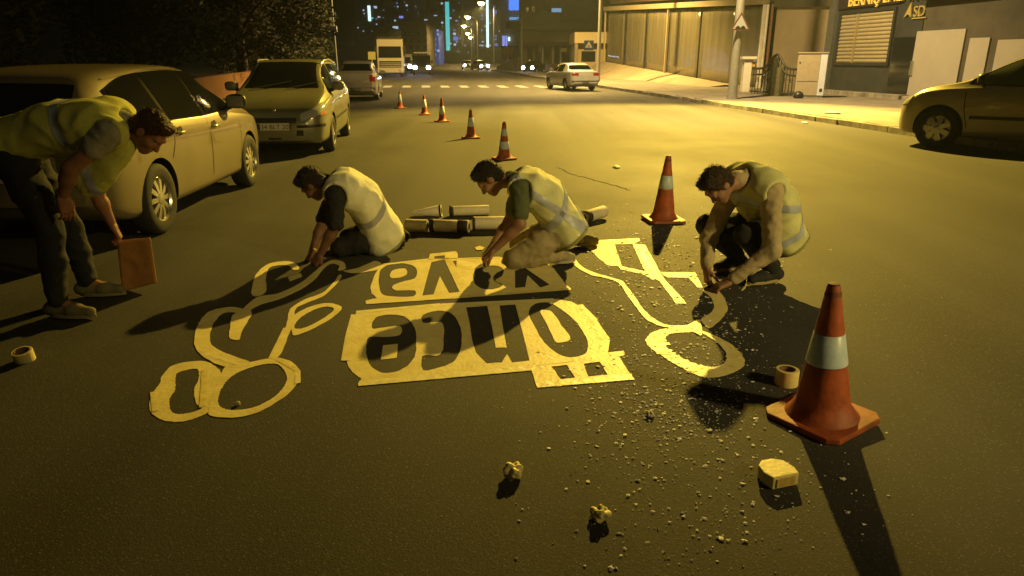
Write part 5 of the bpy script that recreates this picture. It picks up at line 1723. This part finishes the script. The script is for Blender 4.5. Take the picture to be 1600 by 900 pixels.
def to_mesh(name, parts, folds=0.0, fscale=9.0, seed=0.0, smooth_it=2, stretch=None):
    """parts: list of (V,Q). Folds push the surface along its normals in soft ridges"""
    vs = np.concatenate([p[0] for p in parts]); fs = []; o = 0
    for V, Q in parts: fs.append(Q + o); o += len(V)
    me = bpy.data.meshes.new(name)
    me.from_pydata(vs.tolist(), [], np.concatenate(fs).tolist())
    bm_ = bmesh.new(); bm_.from_mesh(me)
    for _ in range(smooth_it): bmesh.ops.smooth_vert(bm_, verts=bm_.verts, factor=.5, use_axis_x=True, use_axis_y=True, use_axis_z=True)
    bmesh.ops.recalc_face_normals(bm_, faces=bm_.faces)
    bm_.normal_update()
    if folds:
        st = Vector(stretch) if stretch else Vector((1, 1, 1))
        for v in bm_.verts:
            q = Vector((v.co.x * st.x, v.co.y * st.y, v.co.z * st.z)) * fscale + Vector((seed, seed * 1.7, 0))
            w_ = q + Vector((noise.noise(q * .5), noise.noise(q * .5 + Vector((9, 0, 0))), 0)) * .8
            r_ = 1 - abs(noise.noise(w_)) * 2.2
            v.co += v.normal * folds * (r_ * .8 + noise.noise(q * 2.3) * .35)
    bm_.to_mesh(me); bm_.free()
    me.shade_smooth()
    return me


def frame(fwd, up):
    f = Vector(fwd).normalized(); u = Vector(up); l = u.cross(f).normalized(); u = f.cross(l).normalized()
    return np.array([[f.x, l.x, u.x], [f.y, l.y, u.y], [f.z, l.z, u.z]])   # columns: forward, left, up


def head_parts(c, fwd, up, T1):
    Rm = frame(fwd, up); c = np.array(c)
    def L(x, y, z): return c + Rm @ np.array((x, y, z))
    F = Field()
    F.ell(L(-.012, 0, .03), (.096, .076, .090), Rm, .02)
    F.ell(L(.032, 0, -.042), (.062, .058, .078), Rm, .03)
    F.cap(L(.066, -.012, -.098), L(.066, .012, -.098), .022, None, .03)
    F.cap(L(.080, -.034, .022), L(.080, .034, .022), .016, None, .02)
    F.cap(L(.086, 0, .010), L(.108, 0, -.034), .010, .015, .012)
    for s_ in (-1, 1):
        F.ell(L(-.004, s_ * .078, -.008), (.026, .012, .034), Rm, .008)
        F.ell(L(.062, s_ * .040, -.03), (.03, .024, .026), Rm, .02)
    F.cap(L(.085, -.02, -.066), L(.085, .02, -.066), .010, None, .012)
    F.cap(L(-.02, 0, -.06), np.array(T1), .052, .062, .03)
    for s_ in (-1, 1): F.ell(L(.101, s_ * .031, .000), (.018, .016, .012), Rm, .012, True)
    V = F.mesh(.0055)
    # eyes as little spheres set in the sockets
    eyes = []
    for s_ in (-1, 1):
        e = Field(); e.ell(L(.078, s_ * .031, .0), (.013, .013, .013), Rm); eyes.append(e.mesh(.004))
    H = Field()
    H.ell(L(-.016, 0, .034), (.106, .086, .101), Rm, .02)
    H.ell(L(-.052, 0, -.03), (.062, .074, .062), Rm, .03)
    H.cap(L(.045, -.04, .098), L(.045, .04, .098), .028, None, .03)
    n = Rm @ np.array((.80, 0, -.60))
    H.cut(L(.060, 0, .052), n)
    H.cut(L(0, 0, -.075), Rm @ np.array((.1, 0, -1)))
    for s_ in (-1, 1): H.ell(L(.022, s_ * .09, -.045), (.04, .035, .045), Rm, .01, True)
    return V, eyes, H.mesh(.006), L, Rm


def hand(wrist, d, palm, side=1, curl=.5, sc=1.0, thumb=.6):
    """five-fingered hand: d = finger direction, palm = direction the palm faces, side = +1 if the thumb lies towards d x palm"""
    X = Vector(d).normalized(); Zp = -(Vector(palm) - X * Vector(palm).dot(X)).normalized(); Y_ = Zp.cross(X) * side
    w = Vector(wrist)
    def L(x, y, z): return w + (X * x + Y_ * y + Zp * z) * sc
    F = Field()
    F.cap(L(-.03, 0, 0), L(.012, 0, 0), .027 * sc, .025 * sc, .02)
    for y in (-.029, -.010, .010, .029): F.cap(L(.012, y * .75, 0), L(.082, y, .002), .0165 * sc, .0135 * sc, .014)
    for i, (y, ln) in enumerate(((.031, .070), (.011, .079), (-.010, .073), (-.030, .057))):
        p = (.084, y); a = 0.0; q = (.084, 0.0)
        pts = [L(.084, y, .001)]
        xx, zz = .084, .001
        for j, f in enumerate((.45, .32, .25)):
            a += curl * (.75 if j == 0 else .95) + .05 * i
            xx += math.cos(a) * ln * f; zz -= math.sin(a) * ln * f
            pts.append(L(xx, y * (1 + .25 * (1 - curl) * (j + 1) / 3), zz))
        for j in range(3): F.cap(pts[j], pts[j + 1], (.0098 - .0008 * j) * sc, (.0092 - .0009 * j) * sc, .004)
    t0 = L(.022, .026, -.004); t1 = L(.052, .026 + .038 * thumb, -.018); t2 = L(.078, .026 + .046 * thumb, -.026 - .012 * curl); t3 = L(.098, .026 + .044 * thumb, -.034 - .02 * curl)
    F.cap(t0, t1, .016 * sc, .0125 * sc, .01); F.cap(t1, t2, .0115 * sc, .0105 * sc, .004); F.cap(t2, t3, .0105 * sc, .009 * sc, .004)
    return F.mesh(.0048)


def A3(v): return np.array(v, float)


def person(label, J, cl):
    """J: joints; cl: clothing. Returns the person's Empty"""
    base = Vector(J["base"])
    t = empty("person", base); tag(t, label, "person", "people taping the road")
    lat = Vector(J["lat"]).normalized()      # towards the person's left
    pel, T1 = Vector(J["pel"]), Vector(J["T1"])
    spine = (T1 - pel)
    bend = Vector(J.get("bend", (0, 0, 0)))
    midp = pel.lerp(T1, .5) + bend
    fw = lat.cross(spine.normalized()) * -1   # roughly the chest's facing
    sh = {s: Vector(J["sh" + s]) for s in "LR"}; hp = {s: Vector(J["hip" + s]) for s in "LR"}
    sgn = {"L": 1, "R": -1}

    def torso(F, inf, wide=1.0, top=True, low=True):
        for s in "LR":
            o = lat * sgn[s]
            a = pel + o * .085 * wide; m_ = midp + o * .085 * wide; b_ = T1 + o * .105 * wide - spine.normalized() * .07
            F.cap(a, m_, .105 + inf, .100 + inf, .05); F.cap(m_, b_, .100 + inf, .108 + inf, .05)
        F.cap(pel, midp, .11 + inf, .105 + inf, .05); F.cap(midp, T1 - spine.normalized() * .06, .105 + inf, .115 + inf, .05)
        for s in "LR": F.cap(T1 - spine.normalized() * .03, sh[s], .062 + inf, .060 + inf, .05)
        return F

    # --- body
    B = Field(); torso(B, -.006)
    for s in "LR":
        el, wr_ = Vector(J["el" + s]), Vector(J["wr" + s])
        B.cap(sh[s], el, .056, .043, .04); B.cap(el, el.lerp(wr_, .35), .044, .043, .03); B.cap(el.lerp(wr_, .35), wr_, .043, .027, .03)
        kn, an = Vector(J["kn" + s]), Vector(J["an" + s])
        B.cap(hp[s], kn, .085, .058, .05); B.cap(kn, kn.lerp(an, .35), .058, .058, .03); B.cap(kn.lerp(an, .35), an, .058, .038, .03)
        B.cap(an, an.lerp(Vector(J["toe" + s]), .8), .036, .028, .02)
    B.cap(T1 - spine.normalized() * .04, Vector(J["head"]).lerp(T1, .45), .068, .054, .04)
    parts = [B.mesh(.010)]
    hv, eyes, hair, HL, HR = head_parts(J["head"], J["face"], J["crown"], T1)
    parts.append(hv)
    for s in "LR":
        hd_ = J["hand" + s]
        parts.append(hand(J["wr" + s], hd_[0], hd_[1], hd_[2], hd_[3], 1.05))
    skin = cl.get("skin", M["skin"])
    body = link("body", to_mesh("body", parts, smooth_it=1), skin); pt(body, t)
    ew = mat("eye_white", (.5, .48, .45), .3)
    for e in eyes: pt(link("eye", to_mesh("eye", [e], smooth_it=0), ew), t)
    hm = to_mesh("hair", [hair], folds=.006, fscale=45, smooth_it=1)
    rh = random.Random(J["seed"]); hv_, hf_ = [], []
    back = Vector(J["face"]).normalized() * -1
    for p_ in rh.sample(list(hm.vertices), min(1500, len(hm.vertices))):
        n_ = p_.normal.copy(); d_ = (n_ * .55 + back * rh.uniform(-.5, .3) + Vector((rh.gauss(0, .35), rh.gauss(0, .35), rh.gauss(0, .35)))).normalized()
        w_ = d_.cross(n_)
        w_ = (w_.normalized() if w_.length > .01 else d_.orthogonal().normalized()) * .0022
        q_ = p_.co - n_ * .003; i_ = len(hv_); L_ = rh.uniform(.010, .022)
        hv_ += [q_ - w_, q_ + w_, q_ + d_ * L_ + n_ * .002]; hf_.append((i_, i_ + 1, i_ + 2))
    bmh = bmesh.new(); bmh.from_mesh(hm)
    vv_ = [bmh.verts.new(q) for q in hv_]
    for f_ in hf_: bmh.faces.new([vv_[k] for k in f_])
    bmh.to_mesh(hm); bmh.free()
    ho = link("hair", hm, cl.get("hair", M["hair"])); pt(ho, t)

    # --- shirt with sleeves
    Sf = Field(); torso(Sf, .008)
    Sf.cap(T1 - spine.normalized() * .02, Vector(J["head"]).lerp(T1, .62), .075, .066, .03)
    n_cut = (Vector(J["head"]) - T1).normalized()
    for s in "LR":
        el, wr_ = Vector(J["el" + s]), Vector(J["wr" + s]); k = cl["sleeve"]
        if k <= 1:
            Sf.cap(sh[s], sh[s].lerp(el, k), .074, .066 if k > .7 else .072, .04)
        else:
            Sf.cap(sh[s], el, .072, .058, .04); Sf.cap(el, el.lerp(wr_, k - 1), .058, .042, .03)
    shirt = link("shirt", to_mesh("shirt", [Sf.mesh(.010)], folds=cl.get("shirt_folds", .007), fscale=13, seed=J["seed"]), cl["shirt"]); pt(shirt, t)

    # --- trousers
    Tf = Field()
    for s in "LR":
        kn, an = Vector(J["kn" + s]), Vector(J["an" + s]); o = lat * sgn[s]
        Tf.cap(pel + o * .08, hp[s], .115, .115, .05)
        Tf.cap(hp[s], hp[s].lerp(kn, .5), .112, .097, .05); Tf.cap(hp[s].lerp(kn, .5), kn, .097, .076, .05)
        Tf.cap(kn, kn.lerp(an, .45), .076, .071, .03); Tf.cap(kn.lerp(an, .45), kn.lerp(an, .97), .071, .058, .03)
    Tf.cap(pel, pel.lerp(T1, .16), .125, .115, .05)
    tr = link("trousers", to_mesh("trousers", [Tf.mesh(.010)], folds=.009, fscale=11, seed=J["seed"] + 5), cl["trousers"]); pt(tr, t)

    # --- shoes
    for s in "LR":
        an, toe = Vector(J["an" + s]), Vector(J["toe" + s])
        upn = Vector(J.get("sole" + s, (0, 0, 1)))
        heel = Vector(J["heel" + s]) if "heel" + s in J else an - (toe - an).normalized() * .05 - upn * .045
        d = (toe - heel).normalized()
        Ff = Field()
        Ff.cap(heel + upn * .048, heel.lerp(toe, .55) + upn * .044, .040, .043, .03)
        Ff.cap(heel.lerp(toe, .55) + upn * .042, toe + upn * .036 - d * .03, .043, .034, .03)
        Ff.cap(an, heel + upn * .06 + d * .03, .046, .044, .03)
        so = link("shoe", to_mesh("shoe", [Ff.mesh(.008)], folds=.003, fscale=20), cl["shoe"]); pt(so, t)
        lt = upn.cross(d).normalized()
        m = MB(); n = 16; ring = []
        for k in range(n):
            a = 2 * math.pi * k / n
            e = .5 - .5 * math.cos(a)
            ring.append(heel.lerp(toe, .5) + d * (toe - heel).length * .53 * math.cos(a) + lt * .047 * math.sin(a) * (1.05 - .1 * math.cos(a)))
        m.add([p + upn * .002 for p in ring] + [p + upn * .024 for p in ring], [tuple(range(n))[::-1], tuple(range(n, 2 * n))] + [(i, (i + 1) % n, n + (i + 1) % n, n + i) for i in range(n)])
        s2 = m.build("sole", cl.get("solemat", M["black"]), so, bevel=.004)

    # --- high-visibility vest
    Vf = Field(); torso(Vf, .030, 1.10)
    hem = pel - spine.normalized() * cl.get("hem", .06)
    for s in "LR":
        Vf.cap(pel + lat * sgn[s] * .10, hem + lat * sgn[s] * .105, .145, .150, .05)
    for (a, b_, r0, r1) in J.get("sag", ()): Vf.cap(a, b_, r0, r1, .06)
    for s in "LR":
        el = Vector(J["el" + s]); o = lat * sgn[s]
        ax_ = sh[s] + o * .052
        Vf.cap(ax_ - spine.normalized() * .01, ax_ + (el - sh[s]).normalized() * .16, .085, .085, .015, True)
    Vf.ell(A3(T1 + (Vector(J["head"]) - T1).normalized() * .07), (.085, .085, .085), None, .02, True)
    Vf.cut(A3(hem), A3(-spine.normalized()))
    vm = to_mesh("vest", [Vf.mesh(.010)], folds=cl.get("vest_folds", .015), fscale=6.5, seed=J["seed"] + 2)
    vest = link("vest", vm, cl["vest"]); pt(vest, t)
    # reflective bands: slices of the vest lifted off it
    trimm = mat("vest_trim", (.30, .30, .10), .8)
    sd = spine.normalized()
    for (p, n_, wd, nm, bmt) in [(*q, "reflective_band", cl.get("band", bandm)) for q in J.get("bands", ())] + [(hem + sd * .014, sd, .024, "hem_trim", trimm)]:
        bm_ = bmesh.new(); bm_.from_mesh(vm)
        n_ = Vector(n_).normalized(); p = Vector(p)
        for q, sg in ((p + n_ * wd / 2, 1), (p - n_ * wd / 2, -1)):
            bmesh.ops.bisect_plane(bm_, geom=list(bm_.verts) + list(bm_.edges) + list(bm_.faces), plane_co=q, plane_no=n_ * sg, clear_outer=True)
        bm_.normal_update()
        for v in bm_.verts: v.co += v.normal * .0035
        me = bpy.data.meshes.new(nm); bm_.to_mesh(me); bm_.free(); me.shade_smooth()
        if len(me.polygons):
            bo = link(nm, me, bmt); bo.parent = vest
    return t


bandm = mat("reflective_grey", (.50, .54, .66), .4, var=.15, vscale=20)
def fabric(n, c, v=.12, s=7, b=.18): return mat(n, c, .85, var=v, vscale=s, bump=b, bscale=90)
def U(px, py, Y): return unproject(px, py, Y)
def mk(*a): return [Vector(x) for x in a]

# ---------------------------------------------------------------- middle person, kneeling, facing left
J = dict(seed=1.0, lat=(0, -1, 0), pel=U(880, 350, 5.45), T1=U(818, 282, 5.40), bend=(.01, 0, .05), head=U(764, 279, 5.36), face=(-.60, -.10, -.80), crown=(-.80, 0, .60),
         shL=U(812, 294, 5.22), shR=U(816, 288, 5.58), elL=U(812, 350, 5.12), elR=U(796, 345, 5.62), wrL=U(772, 390, 5.14), wrR=U(768, 386, 5.42),
         handL=((-.7, .1, -.65), (-.3, .1, -.8), 1, .55), handR=((-.6, -.3, -.6), (0, -.3, -1), -1, .7),
         hipL=U(884, 358, 5.34), hipR=U(884, 350, 5.56), knL=U(803, 393, 5.27), knR=U(812, 378, 5.72), anL=U(872, 401, 5.36), anR=U(905, 366, 5.92),
         toeL=U(898, 410, 5.43), toeR=U(935, 362, 5.98))
J["base"] = (J["pel"].x, J["pel"].y, 0)
for s in "LR":
    J["toe" + s].z = .012; J["an" + s].z = max(.085, J["an" + s].z * .6); J["kn" + s].z = .078
    J["heel" + s] = J["an" + s] + Vector((-.035, 0, -.07))
sp = (J["T1"] - J["pel"]).normalized()
J["bands"] = [(J["pel"].lerp(J["T1"], .42), sp * 1 + Vector((0, -.25, -.25)), .055), (J["shL"] + Vector((.06, 0, .02)), Vector((.6, -.25, .75)), .05)]
person("person in yellow vest with grey bands and cream trousers, kneeling in the middle", J,
       dict(shirt=fabric("green_shirt", (.10, .115, .055)), sleeve=.72, trousers=fabric("cream_trousers", (.40, .33, .20)), vest=fabric("yellow_vest", (.80, .80, .45)), shoe=fabric("pale_shoe", (.30, .27, .19)), solemat=mat("pale_sole", (.45, .40, .28), .7), hem=.10))

# ---------------------------------------------------------------- left kneeling person, facing left
J = dict(seed=3.0, lat=(.15, -1, 0), pel=U(594, 356, 5.82), T1=U(532, 283, 5.62), bend=(.02, 0, .06), head=U(488, 287, 5.55), face=(-.60, .12, -.79), crown=(-.76, 0, .62),
         shL=U(524, 302, 5.46), shR=U(534, 284, 5.80), elL=U(524, 352, 5.36), elR=U(505, 345, 5.78), wrL=U(500, 398, 5.36), wrR=U(486, 398, 5.52),
         handL=((-.55, .0, -.75), (-.4, .2, -.8), 1, .5), handR=((-.5, -.2, -.7), (0, -.2, -1), -1, .6),
         hipL=U(594, 368, 5.72), hipR=U(600, 360, 5.95), knL=U(533, 396, 5.62), knR=U(546, 386, 5.95), anL=U(606, 388, 5.84), anR=U(618, 376, 6.12),
         toeL=U(632, 386, 5.92), toeR=U(640, 372, 6.18))
J["base"] = (J["pel"].x, J["pel"].y, 0)
for s in "LR":
    J["toe" + s].z = .012; J["an" + s].z = .09; J["kn" + s].z = .078; J["heel" + s] = J["an" + s] + Vector((-.03, 0, -.07))
sp = (J["T1"] - J["pel"]).normalized()
J["bands"] = [(J["pel"].lerp(J["T1"], .46), sp + Vector((.15, -.2, -.1)), .055)]
J["sag"] = [(J["pel"] + Vector((.02, -.03, -.02)), J["pel"] + Vector((.0, -.08, -.07)), .15, .15)]
person("person in pale yellow vest and black T-shirt, kneeling over the left tape figure", J,
       dict(shirt=fabric("black_shirt", (.014, .014, .015)), sleeve=.95, trousers=fabric("black_trousers", (.016, .016, .018)), vest=fabric("pale_vest", (.86, .85, .64)), shoe=fabric("black_shoe", (.015, .015, .016)), hem=.12,
            skin=mat("dark_skin", (.20, .10, .06), .55, var=.12, vscale=20), band=mat("dull_band", (.42, .42, .44), .5)))

# ---------------------------------------------------------------- right crouching person, facing lower left
fwd = Vector((-.80, -.50, 0)); lf = Vector((.5, -.85, 0))
J = dict(seed=5.0, lat=lf, pel=U(1206, 358, 5.10), T1=U(1172, 277, 4.92), bend=(.04, .02, .03), head=U(1121, 289, 4.78), face=(-.42, -.26, -.87), crown=(-.78, -.30, .50),
         shL=U(1205, 302, 4.74), shR=U(1142, 300, 5.02), elL=U(1206, 392, 4.66), elR=U(1108, 372, 4.98), wrL=U(1140, 440, 4.68), wrR=U(1104, 420, 4.84),
         handL=((-.85, -.1, -.35), (-.1, .1, -1), -1, .55), handR=((.1, -.4, -.9), (.5, -.2, -.6), 1, .6),
         hipL=U(1202, 370, 5.00), hipR=U(1186, 360, 5.22), knL=U(1166, 366, 4.80), knR=U(1106, 352, 5.06), anL=U(1207, 424, 4.90), anR=U(1152, 404, 5.24),
         toeL=U(1178, 446, 4.83), toeR=U(1122, 420, 5.16))
J["base"] = (J["pel"].x, J["pel"].y, 0)
for s in "LR":
    J["toe" + s].z = .01; J["an" + s].z = .11
    d = (J["toe" + s] - J["an" + s]); d.z = 0; d.normalize()
    J["heel" + s] = Vector((J["an" + s].x, J["an" + s].y, .012)) - d * .06
    J["toe" + s] = J["heel" + s] + d * .28
sp = (J["T1"] - J["pel"]).normalized()
J["bands"] = [(J["pel"].lerp(J["T1"], .60), Vector((.18, -.05, 1)), .055), (J["pel"].lerp(J["T1"], .25), sp + Vector((.3, 0, -.5)), .05)]
person("person in pale long sleeves and yellow vest, crouching beside the second cone", J,
       dict(shirt=fabric("cream_jumper", (.48, .39, .24)), sleeve=1.88, shirt_folds=.009, trousers=fabric("dark_trousers", (.020, .020, .020)), vest=fabric("olive_vest", (.70, .70, .34)), shoe=fabric("dark_shoe", (.02, .02, .02)), solemat=mat("tan_sole", (.38, .30, .14), .7), hem=.10,
            hair=mat("brown_hair", (.05, .028, .015), .6, var=.5, vscale=60, bump=.9, bscale=120)))

# ---------------------------------------------------------------- left standing person, bent over, facing right
J = dict(seed=8.0, lat=(0, 1, 0), pel=U(14, 226, 4.38), T1=U(178, 187, 4.36), bend=(0, 0, .03), head=U(234, 206, 4.32), face=(.55, -.15, -.82), crown=(.84, 0, .54),
         shL=U(186, 212, 4.54), shR=U(172, 208, 4.17), elL=U(150, 300, 4.60), elR=U(110, 264, 4.10), wrL=U(176, 352, 4.62), wrR=U(98, 308, 4.14),
         handL=((.35, 0, -.95), (-.8, -.3, -.2), 1, .75), handR=((.05, .1, -1), (-.9, .5, 0), 1, .35),
         hipL=U(34, 240, 4.50), hipR=U(20, 244, 4.27), knL=U(108, 352, 4.60), knR=U(78, 356, 4.22), anL=U(140, 452, 4.58), anR=U(92, 480, 4.16),
         toeL=U(205, 462, 4.60), toeR=U(152, 498, 4.14))
J["base"] = (J["pel"].x + .25, J["pel"].y, 0)
for s in "LR":
    J["toe" + s].z = .01; J["an" + s].z = .11
    d = (J["toe" + s] - J["an" + s]); d.z = 0; d.normalize()
    J["heel" + s] = Vector((J["an" + s].x, J["an" + s].y, .012)) - d * .06
    J["toe" + s] = J["heel" + s] + d * .29
ch = J["pel"].lerp(J["T1"], .62)
J["sag"] = [(ch + Vector((.06, -.02, -.06)), ch + Vector((-.02, -.04, -.22)), .10, .085), (J["T1"] + Vector((-.05, -.02, -.12)), ch + Vector((.08, -.03, -.20)), .08, .08)]
for k in range(6):   # the open front of the vest hangs away from the chest
    q = k / 5
    J["sag"].append((U(198 - 70 * q, 230 + 22 * q, 4.29), U(172 - 42 * q, 272 + 26 * math.sin(2.4 * q), 4.27 + .03 * q), .045, .026))
J["bands"] = [(J["pel"].lerp(J["T1"], .70), (J["T1"] - J["pel"]), .06)]
person("person in yellow vest and dark jeans bending over at the left edge", J,
       dict(shirt=fabric("grey_shirt", (.34, .32, .24)), sleeve=.40, trousers=fabric("navy_jeans", (.012, .014, .018)), vest=fabric("bright_vest", (.62, .62, .14)), shoe=fabric("khaki_shoe", (.17, .15, .08)), solemat=mat("khaki_sole", (.26, .22, .12), .7), hem=.02, vest_folds=.014,
            skin=mat("warm_skin", (.30, .135, .075), .55, var=.12, vscale=20), hair=mat("red_hair", (.05, .018, .012), .6, var=.3, vscale=30, bump=.5, bscale=60)))
hb = J["wrL"]
# cardboard sheet in the far hand
A = U(181, 377, 4.66); B = U(236, 371, 4.70); C = U(246, 441, 4.74); D = U(190, 457, 4.70)
g = []
for i in range(13):
    row = []
    for j in range(17):
        u, v = i / 12, j / 16
        p = A.lerp(B, u).lerp(D.lerp(C, u), v)
        p += Vector((0, .012 * math.sin(3.1 * u + 1) + .008 * noise.noise(Vector((u * 4, v * 5, 3))), 0))
        row.append(p)
    g.append(row)
o = MB().grid(g).build("cardboard_sheet", mat("cardboard", (.40, .19, .06), .85, var=.15, vscale=7, bump=.2, bscale=30), smooth=60)
solid(o, .006); tag(o, "brown cardboard sheet hanging from the bending person's hand", "cardboard")

# ================================================================ thin night haze over the street
hz = bpy.data.materials.new("haze_air"); hz.use_nodes = True
hn = hz.node_tree; hn.nodes.clear()
ho_ = hn.nodes.new("ShaderNodeOutputMaterial"); hv = hn.nodes.new("ShaderNodeVolumePrincipled")
hv.inputs["Color"].default_value = (.72, .86, .95, 1); hv.inputs["Density"].default_value = .0006
hv.inputs["Anisotropy"].default_value = .35
hn.links.new(hv.outputs[0], ho_.inputs["Volume"])
tag(MB().box(-450, 450, -30, 760, -1.5, 75).build("haze", hz), None, None, kind="stuff")
scene.cycles.volume_bounces = 0
